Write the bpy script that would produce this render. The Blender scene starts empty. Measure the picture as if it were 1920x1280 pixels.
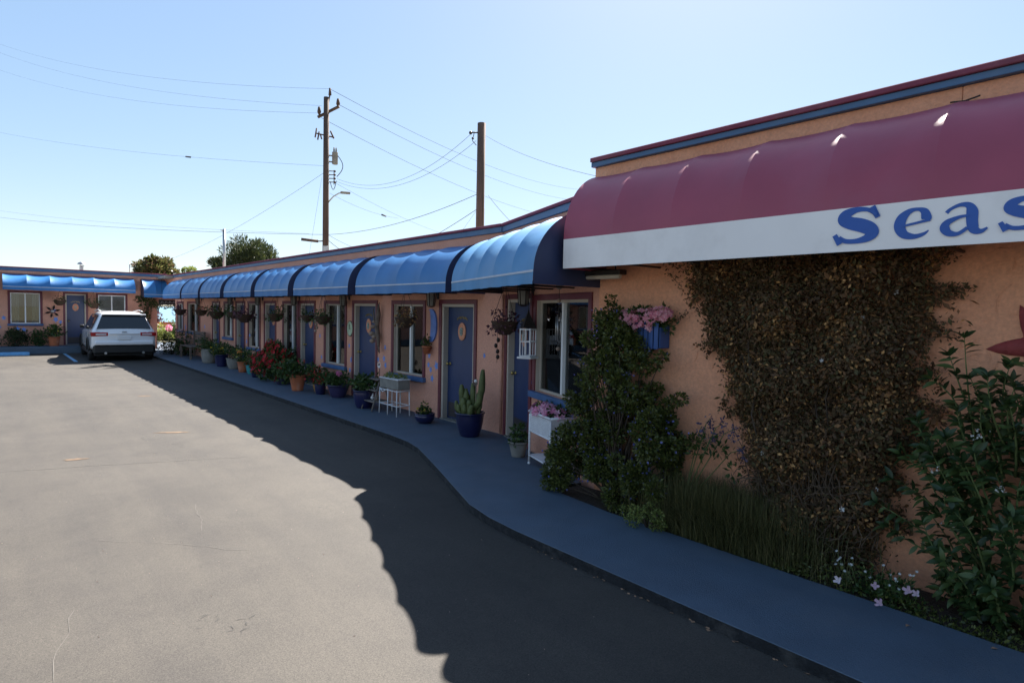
import bpy, math, random
import numpy as np
from mathutils import Vector, Matrix, Euler

R = math.radians
random.seed(7)
rng = np.random.default_rng(7)
scene = bpy.context.scene
col = scene.collection

# ------------------------------------------------------------------ camera
cam_d = bpy.data.cameras.new('camera')
cam = bpy.data.objects.new('camera', cam_d)
col.objects.link(cam)
scene.camera = cam
YAW, PITCH, ROLL = R(40.7356), R(2.712), 0.02
fw = Vector((math.sin(YAW) * math.cos(PITCH), math.cos(YAW) * math.cos(PITCH), -math.sin(PITCH)))
rt = Vector((math.cos(YAW), -math.sin(YAW), 0))
up = rt.cross(fw)
rt2 = rt * math.cos(ROLL) + up * math.sin(ROLL)
up2 = -rt * math.sin(ROLL) + up * math.cos(ROLL)
m3 = Matrix((rt2, up2, -fw)).transposed()
cam.matrix_world = Matrix.Translation((0, 0, 1.93)) @ m3.to_4x4()
cam_d.sensor_width = 36
cam_d.lens = 36 * 1130 / 1920
cam_d.clip_start = 0.05
cam_d.clip_end = 30000

# ------------------------------------------------------------------ sky, sun, exposure
SUN_AZ, SUN_EL = 58.0, 45.0          # azimuth from +Y towards +X
w = bpy.data.worlds.new('World')
scene.world = w
w.use_nodes = True
nt = w.node_tree
nt.nodes.clear()
sky = nt.nodes.new('ShaderNodeTexSky')
sky.sky_type = 'NISHITA'
sky.sun_disc = False
sky.sun_elevation = R(SUN_EL)
sky.sun_rotation = R(SUN_AZ)
sky.altitude = 0
sky.air_density = 1.0
sky.dust_density = 0.35
sky.ozone_density = 3.0
bg = nt.nodes.new('ShaderNodeBackground')
bg.inputs['Strength'].default_value = 0.0895
wo = nt.nodes.new('ShaderNodeOutputWorld')
gm = nt.nodes.new('ShaderNodeGamma'); gm.inputs[1].default_value = 0.49
hs = nt.nodes.new('ShaderNodeHueSaturation'); hs.inputs['Saturation'].default_value = 1.38
nt.links.new(sky.outputs[0], gm.inputs[0]); nt.links.new(gm.outputs[0], hs.inputs['Color']); tn = nt.nodes.new('ShaderNodeMixRGB'); tn.blend_type = 'MULTIPLY'; tn.inputs[0].default_value = 1; tn.inputs[2].default_value = (1.0, 1.0, 1.03, 1)
nt.links.new(hs.outputs[0], tn.inputs[1]); nt.links.new(tn.outputs[0], bg.inputs[0])
nt.links.new(bg.outputs[0], wo.inputs[0])

sun_d = bpy.data.lights.new('sun', 'SUN')
sun_d.energy = 5.0
sun_d.angle = R(0.53)
sun_d.color = (1.0, 0.94, 0.86)
sun = bpy.data.objects.new('sun', sun_d)
col.objects.link(sun)
sdir = Vector((math.sin(R(SUN_AZ)) * math.cos(R(SUN_EL)), math.cos(R(SUN_AZ)) * math.cos(R(SUN_EL)), math.sin(R(SUN_EL))))
sun.rotation_euler = sdir.to_track_quat('Z', 'Y').to_euler()
sun.location = (10, 10, 20)

scene.view_settings.view_transform = 'Standard'
scene.view_settings.look = 'None'
scene.view_settings.gamma = 1
scene.view_settings.exposure = 2.22
scene.view_settings.use_curve_mapping = False
scene.cycles.max_bounces = 8
scene.cycles.diffuse_bounces = 4
scene.cycles.transparent_max_bounces = 12

# ------------------------------------------------------------------ materials
def new_mat(name):
    m = bpy.data.materials.new(name)
    m.use_nodes = True
    n = m.node_tree
    return m, n, n.nodes['Principled BSDF']

def node(n, t, **kw):
    x = n.nodes.new(t)
    for k, v in kw.items():
        setattr(x, k, v)
    return x

def coords(n, scale=(1, 1, 1)):
    tc = node(n, 'ShaderNodeNewGeometry')
    mp = node(n, 'ShaderNodeMapping')
    mp.inputs['Scale'].default_value = scale
    n.links.new(tc.outputs['Position'], mp.inputs[0])
    return mp.outputs[0]

def mat(name, c, rough=0.6, var=0.15, scale=8.0, metal=0.0, bump=0.0, bscale=60.0, spec=0.5, trans=0.0, coat=0.0, dirt=None, dscale=1.5, stretch=(1, 1, 1)):
    m, n, b = new_mat(name)
    v = coords(n, stretch)
    nz = node(n, 'ShaderNodeTexNoise')
    nz.inputs['Scale'].default_value = scale
    nz.inputs['Detail'].default_value = 6
    n.links.new(v, nz.inputs['Vector'])
    rp = node(n, 'ShaderNodeValToRGB')
    lo = [x * (1 - var) for x in c]
    hi = [min(1, x * (1 + var)) for x in c]
    rp.color_ramp.elements[0].position = 0.3
    rp.color_ramp.elements[1].position = 0.7
    rp.color_ramp.elements[0].color = (*lo, 1)
    rp.color_ramp.elements[1].color = (*hi, 1)
    n.links.new(nz.outputs['Fac'], rp.inputs[0])
    out = rp.outputs[0]
    if dirt:
        n2 = node(n, 'ShaderNodeTexNoise')
        n2.inputs['Scale'].default_value = dscale
        n2.inputs['Detail'].default_value = 9
        n2.inputs['Roughness'].default_value = 0.65
        n.links.new(v, n2.inputs['Vector'])
        r2 = node(n, 'ShaderNodeValToRGB')
        r2.color_ramp.elements[0].position = 0.5
        r2.color_ramp.elements[1].position = 0.72
        r2.color_ramp.elements[0].color = (0, 0, 0, 1)
        r2.color_ramp.elements[1].color = (dirt[3],) * 3 + (1,)
        n.links.new(n2.outputs['Fac'], r2.inputs[0])
        mx = node(n, 'ShaderNodeMixRGB')
        mx.inputs[2].default_value = (*dirt[:3], 1)
        n.links.new(r2.outputs[0], mx.inputs[0])
        n.links.new(out, mx.inputs[1])
        out = mx.outputs[0]
    n.links.new(out, b.inputs['Base Color'])
    b.inputs['Roughness'].default_value = rough
    b.inputs['Metallic'].default_value = metal
    b.inputs['Specular IOR Level'].default_value = spec
    b.inputs['Coat Weight'].default_value = coat
    if bump:
        n3 = node(n, 'ShaderNodeTexNoise')
        n3.inputs['Scale'].default_value = bscale
        n3.inputs['Detail'].default_value = 5
        n.links.new(v, n3.inputs['Vector'])
        bp = node(n, 'ShaderNodeBump')
        bp.inputs['Strength'].default_value = bump
        bp.inputs['Distance'].default_value = 0.02
        n.links.new(n3.outputs['Fac'], bp.inputs['Height'])
        n.links.new(bp.outputs[0], b.inputs['Normal'])
    if trans:
        tr = node(n, 'ShaderNodeBsdfTranslucent')
        n.links.new(out, tr.inputs[0])
        ms = node(n, 'ShaderNodeMixShader')
        ms.inputs[0].default_value = trans
        o = n.nodes['Material Output']
        n.links.new(b.outputs[0], ms.inputs[1])
        n.links.new(tr.outputs[0], ms.inputs[2])
        n.links.new(ms.outputs[0], o.inputs[0])
    return m

def leaf_mat(name, cols, rough=0.5, trans=0.3, spec=0.4):
    """cols: list of colours picked at random for each leaf (attribute 'shade' 0..1)"""
    m, n, b = new_mat(name)
    at = node(n, 'ShaderNodeAttribute')
    at.attribute_name = 'shade'
    rp = node(n, 'ShaderNodeValToRGB')
    rp.color_ramp.interpolation = 'LINEAR'
    el = rp.color_ramp.elements
    k = len(cols)
    for i, c in enumerate(cols):
        p = i / (k - 1)
        if i == 0: e = el[0]
        elif i == k - 1: e = el[-1]
        else: e = el.new(p)
        e.position = p
        e.color = (*c, 1)
    n.links.new(at.outputs['Fac'], rp.inputs[0])
    n.links.new(rp.outputs[0], b.inputs['Base Color'])
    b.inputs['Roughness'].default_value = rough
    b.inputs['Specular IOR Level'].default_value = spec
    tr = node(n, 'ShaderNodeBsdfTranslucent')
    n.links.new(rp.outputs[0], tr.inputs[0])
    ms = node(n, 'ShaderNodeMixShader')
    ms.inputs[0].default_value = trans
    n.links.new(b.outputs[0], ms.inputs[1])
    n.links.new(tr.outputs[0], ms.inputs[2])
    n.links.new(ms.outputs[0], n.nodes['Material Output'].inputs[0])
    return m

def stucco(name, c, c2):
    m, n, b = new_mat(name)
    v = coords(n)
    a = node(n, 'ShaderNodeTexNoise'); a.inputs['Scale'].default_value = 1.3; a.inputs['Detail'].default_value = 8
    n.links.new(v, a.inputs['Vector'])
    rp = node(n, 'ShaderNodeValToRGB')
    rp.color_ramp.elements[0].position = .32; rp.color_ramp.elements[1].position = .68
    rp.color_ramp.elements[0].color = (*c, 1); rp.color_ramp.elements[1].color = (*c2, 1)
    n.links.new(a.outputs['Fac'], rp.inputs[0])
    # fine speckle
    a2 = node(n, 'ShaderNodeTexNoise'); a2.inputs['Scale'].default_value = 45; a2.inputs['Detail'].default_value = 6
    n.links.new(v, a2.inputs['Vector'])
    r2 = node(n, 'ShaderNodeValToRGB')
    r2.color_ramp.elements[0].position = .3; r2.color_ramp.elements[1].position = .75
    r2.color_ramp.elements[0].color = (.82, .82, .82, 1); r2.color_ramp.elements[1].color = (1.06, 1.04, 1.02, 1)
    n.links.new(a2.outputs['Fac'], r2.inputs[0])
    mx = node(n, 'ShaderNodeMixRGB', blend_type='MULTIPLY'); mx.inputs[0].default_value = 1
    n.links.new(rp.outputs[0], mx.inputs[1]); n.links.new(r2.outputs[0], mx.inputs[2])
    n.links.new(mx.outputs[0], b.inputs['Base Color'])
    b.inputs['Roughness'].default_value = .85
    b.inputs['Specular IOR Level'].default_value = .25
    # trowelled relief
    n1 = node(n, 'ShaderNodeTexNoise'); n1.inputs['Scale'].default_value = 7; n1.inputs['Detail'].default_value = 10; n1.inputs['Distortion'].default_value = 1.2
    n.links.new(v, n1.inputs['Vector'])
    n2 = node(n, 'ShaderNodeTexNoise'); n2.inputs['Scale'].default_value = 70; n2.inputs['Detail'].default_value = 4
    n.links.new(v, n2.inputs['Vector'])
    ad = node(n, 'ShaderNodeMath', operation='MULTIPLY_ADD'); ad.inputs[1].default_value = .35
    n.links.new(n2.outputs['Fac'], ad.inputs[0]); n.links.new(n1.outputs['Fac'], ad.inputs[2])
    bp = node(n, 'ShaderNodeBump'); bp.inputs['Strength'].default_value = .55; bp.inputs['Distance'].default_value = .03
    n.links.new(ad.outputs[0], bp.inputs['Height']); n.links.new(bp.outputs[0], b.inputs['Normal'])
    return m

def asphalt_mat():
    m, n, b = new_mat('asphalt')
    v = coords(n)
    big = node(n, 'ShaderNodeTexNoise'); big.inputs['Scale'].default_value = .35; big.inputs['Detail'].default_value = 8
    n.links.new(v, big.inputs['Vector'])
    rp = node(n, 'ShaderNodeValToRGB')
    rp.color_ramp.elements[0].position = .3; rp.color_ramp.elements[1].position = .7
    rp.color_ramp.elements[0].color = (.051, .0465, .0415, 1); rp.color_ramp.elements[1].color = (.067, .061, .054, 1)
    n.links.new(big.outputs['Fac'], rp.inputs[0])
    fine = node(n, 'ShaderNodeTexNoise'); fine.inputs['Scale'].default_value = 110; fine.inputs['Detail'].default_value = 8; fine.inputs['Roughness'].default_value = .8
    n.links.new(v, fine.inputs['Vector'])
    rf = node(n, 'ShaderNodeValToRGB')
    rf.color_ramp.elements[0].position = .35; rf.color_ramp.elements[1].position = .7
    rf.color_ramp.elements[0].color = (.60, .60, .62, 1); rf.color_ramp.elements[1].color = (1.35, 1.33, 1.3, 1)
    n.links.new(fine.outputs['Fac'], rf.inputs[0])
    mx = node(n, 'ShaderNodeMixRGB', blend_type='MULTIPLY'); mx.inputs[0].default_value = 1
    n.links.new(rp.outputs[0], mx.inputs[1]); n.links.new(rf.outputs[0], mx.inputs[2])
    out = mx.outputs[0]
    # stretched wheel scuffs and seams
    vs = coords(n, (1.0, .12, 1))
    sc = node(n, 'ShaderNodeTexNoise'); sc.inputs['Scale'].default_value = 2.2; sc.inputs['Detail'].default_value = 10; sc.inputs['Roughness'].default_value = .7
    n.links.new(vs, sc.inputs['Vector'])
    rs = node(n, 'ShaderNodeValToRGB')
    rs.color_ramp.elements[0].position = .38; rs.color_ramp.elements[1].position = .66
    rs.color_ramp.elements[0].color = (.86, .86, .88, 1); rs.color_ramp.elements[1].color = (1.06, 1.05, 1.03, 1)
    n.links.new(sc.outputs['Fac'], rs.inputs[0])
    m2 = node(n, 'ShaderNodeMixRGB', blend_type='MULTIPLY'); m2.inputs[0].default_value = 1
    n.links.new(out, m2.inputs[1]); n.links.new(rs.outputs[0], m2.inputs[2])
    out = m2.outputs[0]
    ag = node(n, 'ShaderNodeTexVoronoi'); ag.inputs['Scale'].default_value = 130
    n.links.new(v, ag.inputs['Vector'])
    ra = node(n, 'ShaderNodeValToRGB')
    ra.color_ramp.elements[0].position = .0; ra.color_ramp.elements[1].position = 1
    ra.color_ramp.elements[0].color = (.78, .78, .78, 1); ra.color_ramp.elements[1].color = (1.25, 1.24, 1.22, 1)
    n.links.new(ag.outputs['Color'], ra.inputs[0])
    ms_ = node(n, 'ShaderNodeMixRGB', blend_type='MULTIPLY'); ms_.inputs[0].default_value = 1
    n.links.new(out, ms_.inputs[1]); n.links.new(ra.outputs[0], ms_.inputs[2])
    st = node(n, 'ShaderNodeTexNoise'); st.inputs['Scale'].default_value = 1.1; st.inputs['Detail'].default_value = 11; st.inputs['Roughness'].default_value = .72
    n.links.new(v, st.inputs['Vector'])
    rst = node(n, 'ShaderNodeValToRGB')
    rst.color_ramp.elements[0].position = .40; rst.color_ramp.elements[1].position = .54
    rst.color_ramp.elements[0].color = (.88, .88, .89, 1); rst.color_ramp.elements[1].color = (1.02, 1.02, 1.01, 1)
    n.links.new(st.outputs['Fac'], rst.inputs[0])
    mt_ = node(n, 'ShaderNodeMixRGB', blend_type='MULTIPLY'); mt_.inputs[0].default_value = 1
    n.links.new(ms_.outputs[0], mt_.inputs[1]); n.links.new(rst.outputs[0], mt_.inputs[2])
    out = mt_.outputs[0]
    # dark hairline cracks, only in patches
    vo = node(n, 'ShaderNodeTexVoronoi', feature='DISTANCE_TO_EDGE'); vo.inputs['Scale'].default_value = 2.6
    wv = node(n, 'ShaderNodeTexNoise'); wv.inputs['Scale'].default_value = 4; wv.inputs['Detail'].default_value = 6
    n.links.new(v, wv.inputs['Vector'])
    va = node(n, 'ShaderNodeMixRGB'); va.inputs[0].default_value = .35
    n.links.new(v, va.inputs[1]); n.links.new(wv.outputs['Color'], va.inputs[2])
    n.links.new(va.outputs[0], vo.inputs['Vector'])
    rc = node(n, 'ShaderNodeValToRGB')
    rc.color_ramp.elements[0].position = .0; rc.color_ramp.elements[1].position = .012
    rc.color_ramp.elements[0].color = (1, 1, 1, 1); rc.color_ramp.elements[1].color = (0, 0, 0, 1)
    n.links.new(vo.outputs['Distance'], rc.inputs[0])
    pm = node(n, 'ShaderNodeTexNoise'); pm.inputs['Scale'].default_value = .55; pm.inputs['Detail'].default_value = 4
    n.links.new(v, pm.inputs['Vector'])
    rpm = node(n, 'ShaderNodeValToRGB')
    rpm.color_ramp.elements[0].position = .585; rpm.color_ramp.elements[1].position = .66
    n.links.new(pm.outputs['Fac'], rpm.inputs[0])
    mu = node(n, 'ShaderNodeMath', operation='MULTIPLY')
    n.links.new(rc.outputs[0], mu.inputs[0]); n.links.new(rpm.outputs[0], mu.inputs[1])
    m3_ = node(n, 'ShaderNodeMixRGB'); m3_.inputs[2].default_value = (.03, .028, .027, 1)
    n.links.new(mu.outputs[0], m3_.inputs[0]); n.links.new(out, m3_.inputs[1])
    n.links.new(m3_.outputs[0], b.inputs['Base Color'])
    b.inputs['Roughness'].default_value = .75
    b.inputs['Specular IOR Level'].default_value = .25
    bp = node(n, 'ShaderNodeBump'); bp.inputs['Strength'].default_value = .5; bp.inputs['Distance'].default_value = .006
    n.links.new(fine.outputs['Fac'], bp.inputs['Height']); n.links.new(bp.outputs[0], b.inputs['Normal'])
    return m

def glass_mat():
    m, n, b = new_mat('window_glass')
    n.nodes.remove(b)
    gl = node(n, 'ShaderNodeBsdfGlossy'); gl.inputs['Roughness'].default_value = .02
    tr = node(n, 'ShaderNodeBsdfTransparent'); tr.inputs[0].default_value = (.8, .84, .84, 1)
    fr = node(n, 'ShaderNodeFresnel'); fr.inputs['IOR'].default_value = 1.75
    ms = node(n, 'ShaderNodeMixShader')
    n.links.new(fr.outputs[0], ms.inputs[0]); n.links.new(tr.outputs[0], ms.inputs[1]); n.links.new(gl.outputs[0], ms.inputs[2])
    n.links.new(ms.outputs[0], n.nodes['Material Output'].inputs[0])
    return m

M = {}
M['stucco'] = stucco('peach_stucco', (.61, .30, .215), (.70, .365, .265))
M['stucco_office'] = stucco('orange_stucco', (.70, .315, .18), (.80, .40, .245))
M['asphalt'] = asphalt_mat()
M['walk'] = mat('blue_painted_concrete', (.068, .100, .142), .65, .10, 3, bump=.35, bscale=120, dirt=(.10, .12, .15, .55), dscale=2.2)
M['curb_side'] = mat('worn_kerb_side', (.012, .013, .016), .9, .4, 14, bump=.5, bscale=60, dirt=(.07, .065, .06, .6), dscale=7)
M['soil'] = mat('soil', (.05, .035, .024), .95, .4, 20, bump=.9, bscale=40)
M['ground'] = mat('dry_ground', (.13, .12, .07), .95, .3, 2, bump=.5, bscale=8)
M['trim_burg'] = mat('burgundy_trim', (.13, .022, .035), .5, .12, 6, dirt=(.2, .1, .1, .3))
M['cap'] = mat('burgundy_cap', (.20, .055, .085), .9, .15, 5, spec=.15, dirt=(.3, .2, .2, .35))
M['band'] = mat('blue_band', (.055, .125, .24), .5, .12, 4, dirt=(.14, .2, .28, .4))
M['door'] = mat('blue_door_paint', (.015, .035, .11), .42, .08, 4, bump=.08, bscale=30)
M['kick'] = mat('dark_kick_plate', (.035, .03, .035), .4, .2, 10)
M['cream'] = mat('cream_frame', (.44, .385, .325), .5, .06, 5, dirt=(.4, .36, .28, .4))
M['white'] = mat('white_vinyl', (.72, .73, .74), .4, .04, 5)
M['blueshill'] = mat('blue_sill', (.045, .11, .25), .5, .15, 9)
M['glass'] = glass_mat()
M['blind'] = mat('blind_slat', (.74, .66, .64), .6, .1, 6)
M['curtain'] = mat('curtain', (.30, .26, .24), .9, .12, 3, stretch=(1, 1, .1))
M['awn'] = mat('blue_vinyl', (.024, .15, .385), .42, .10, 2.5, bump=.12, bscale=7, trans=.06, dirt=(.10, .22, .42, .35), dscale=1.1, stretch=(1, 1, .5))
M['awn_pale'] = mat('glare_blue_vinyl', (.05, .215, .44), .5, .10, 2.5, bump=.12, bscale=7, trans=.06, dirt=(.16, .28, .44, .35), dscale=1.1)  # bay awning: sun glare painted in as a paler blue
M['awn_end'] = mat('shaded_blue_vinyl', (.028, .040, .095), .5, .08, 3)  # awning end panels: their shade is put into a darker blue
M['awn_burg'] = mat('burgundy_vinyl', (.33, .06, .10), .42, .08, 2.5, bump=.10, bscale=6, trans=.06, dirt=(.32, .11, .17, .3), dscale=1.3)
M['awn_white'] = mat('white_vinyl_valance', (.80, .77, .755), .45, .04, 2, dirt=(.55, .52, .50, .5), dscale=1.5)
M['letter'] = mat('blue_lettering', (.014, .085, .36), .45, .05, 8)
M['metal_dark'] = mat('dark_metal', (.025, .02, .018), .5, .3, 20, metal=.3)
M['metal'] = mat('galvanised_metal', (.42, .42, .42), .4, .2, 12, metal=.8)
M['brass'] = mat('brass', (.45, .33, .12), .35, .2, 20, metal=.9)
M['wood_pole'] = mat('creosote_wood', (.075, .045, .033), .9, .4, 6, bump=.6, bscale=14, stretch=(1, 1, .08))
M['wood_pole2'] = mat('weathered_wood', (.10, .062, .048), .9, .35, 6, bump=.6, bscale=14, stretch=(1, 1, .08))
M['wire'] = mat('wire', (.09, .10, .12), 1.0, .1, 3, spec=.05)
M['cobalt'] = mat('cobalt_glaze', (.009, .010, .055), .3, .2, 4, coat=.4)
M['purple_pot'] = mat('purple_glaze', (.035, .028, .08), .35, .2, 4)
M['terra'] = mat('terracotta', (.40, .12, .05), .8, .2, 8, dirt=(.5, .35, .28, .4), dscale=5)
M['yellow_pot'] = mat('ochre_glaze', (.42, .22, .05), .4, .2, 5)
M['teal_pot'] = mat('teal_glaze', (.04, .26, .26), .35, .15, 5)
M['grey_pot'] = mat('grey_pot', (.20, .19, .17), .8, .2, 7)
M['white_paint'] = mat('white_paint', (.70, .70, .72), .5, .08, 14, dirt=(.4, .38, .36, .5), dscale=7)
M['grey_wood'] = mat('weathered_grey_wood', (.20, .17, .15), .85, .35, 12, stretch=(1, 1, .2))
M['coir'] = mat('coir', (.06, .035, .022), .95, .4, 40, bump=.8, bscale=90)
M['bark'] = mat('bark', (.055, .038, .026), .95, .4, 20, bump=.8, bscale=30)
M['stem'] = mat('dry_stem', (.10, .066, .042), .9, .4, 20)
M['green_stem'] = mat('green_stem', (.09, .12, .035), .8, .3, 20)
M['cactus'] = mat('cactus_skin', (.085, .105, .03), .6, .3, 14, bump=.3, bscale=30, dirt=(.12, .15, .05, .5), dscale=6)
M['drift'] = mat('driftwood', (.13, .10, .08), .9, .4, 10, bump=.6, bscale=25)
M['moon'] = mat('moon_blue', (.10, .19, .50), .5, .15, 10)
M['motif'] = mat('stencil_blue', (.13, .26, .62), .6, .15, 12)
M['plaque'] = mat('coral_plaque', (.62, .26, .15), .5, .2, 25)
M['plaque_art'] = mat('plaque_relief', (.30, .36, .32), .6, .4, 60)
M['clock'] = mat('clock_face', (.42, .52, .36), .5, .15, 10)
M['star'] = mat('red_starfish', (.27, .045, .045), .7, .2, 14, bump=.5, bscale=50)
M['blue_slat'] = mat('blue_wood', (.03, .08, .24), .6, .2, 9, stretch=(1, 1, .2), bump=.2, bscale=30)
M['line_blue'] = mat('blue_line_paint', (.16, .36, .56), .6, .15, 8, dirt=(.12, .12, .12, .5), dscale=6)
M['stop'] = mat('blue_stop', (.12, .34, .60), .5, .15, 8)
M['leafdebris'] = mat('fallen_leaf', (.30, .17, .10), .8, .3, 30)
M['patch'] = mat('sandy_stain', (.10, .062, .035), .9, .3, 12)
M['scratch'] = mat('scratched_asphalt', (.085, .078, .07), .9, .3, 12)
M['water'] = mat('sea_water', (.10, .22, .30), .25, .2, .02, bump=.4, bscale=.3)
M['car_white'] = mat('white_car_paint', (.80, .81, .83), .22, .02, 2, coat=.8)
M['car_black'] = mat('black_plastic', (.012, .012, .013), .55, .2, 20)
M['car_glass'] = mat('dark_car_glass', (.008, .009, .011), .06, .1, 2, spec=.8)
M['tyre'] = mat('tyre_rubber', (.015, .015, .016), .8, .2, 30)
M['tail_red'] = mat('tail_lamp_red', (.36, .012, .015), .15, .1, 10)
M['tail_clear'] = mat('tail_lamp_clear', (.6, .55, .55), .15, .05, 10)
M['roof_tar'] = mat('roof_membrane', (.25, .24, .22), .9, .2, 3)
M['tan'] = mat('tan_plaster', (.30, .22, .17), .8, .2, 12)
M['fixture'] = mat('fixture_diffuser', (.50, .44, .36), .4, .1, 10)
M['orange'] = mat('orange_fruit', (.75, .20, .02), .5, .1, 10)
L = {}
L['ceanothus'] = leaf_mat('ceanothus_leaf', [(.03, .042, .012), (.06, .078, .018), (.095, .115, .026), (.16, .17, .045)], .4, .3)
L['vine'] = leaf_mat('vine_leaf', [(.085, .052, .030), (.135, .078, .040), (.105, .10, .042), (.19, .10, .05), (.30, .155, .06), (.70, .40, .16)], .7, .3)
L['big'] = leaf_mat('glossy_leaf', [(.020, .040, .014), (.032, .060, .018), (.05, .085, .025), (.09, .13, .035)], .42, .2, .45)
L['pot'] = leaf_mat('pot_leaf', [(.02, .05, .012), (.04, .08, .018), (.08, .12, .03)], .5, .3)
L['grass'] = leaf_mat('grass_blade', [(.055, .06, .02), (.09, .09, .028), (.20, .17, .07)], .6, .3)
L['lime'] = leaf_mat('lime_leaf', [(.10, .14, .03), (.16, .20, .05), (.28, .30, .08)], .5, .4)
L['conifer'] = leaf_mat('conifer_needle', [(.018, .028, .010), (.035, .05, .018), (.075, .085, .03)], .6, .2)
L['garden'] = leaf_mat('garden_leaf', [(.03, .045, .015), (.07, .08, .025), (.14, .13, .045), (.15, .07, .05)], .5, .35)
L['pink'] = leaf_mat('pink_petal', [(.56, .14, .22), (.72, .27, .34), (.80, .46, .50)], .6, .35)
L['hotpink'] = leaf_mat('magenta_petal', [(.58, .13, .30), (.72, .25, .42), (.80, .50, .62)], .6, .35)
L['red'] = leaf_mat('red_petal', [(.36, .010, .02), (.52, .02, .03), (.62, .05, .07)], .6, .3)
L['blue'] = leaf_mat('blue_petal', [(.07, .08, .30), (.13, .14, .45), (.25, .26, .60)], .6, .3)
L['sage'] = leaf_mat('sage_flower', [(.06, .05, .10), (.11, .09, .17), (.16, .14, .22)], .6, .3)
L['palepink'] = leaf_mat('pale_pink_petal', [(.62, .42, .52), (.75, .58, .66), (.8, .72, .76)], .6, .35)
L['whitef'] = leaf_mat('white_petal', [(.62, .62, .60), (.74, .74, .72), (.8, .8, .8)], .6, .3)
L['yellow'] = leaf_mat('yellow_petal', [(.45, .32, .03), (.6, .45, .05), (.7, .6, .2)], .6, .3)
L['purplef'] = leaf_mat('plum_leaf', [(.05, .02, .035), (.09, .03, .05), (.14, .06, .08)], .6, .2)

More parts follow.
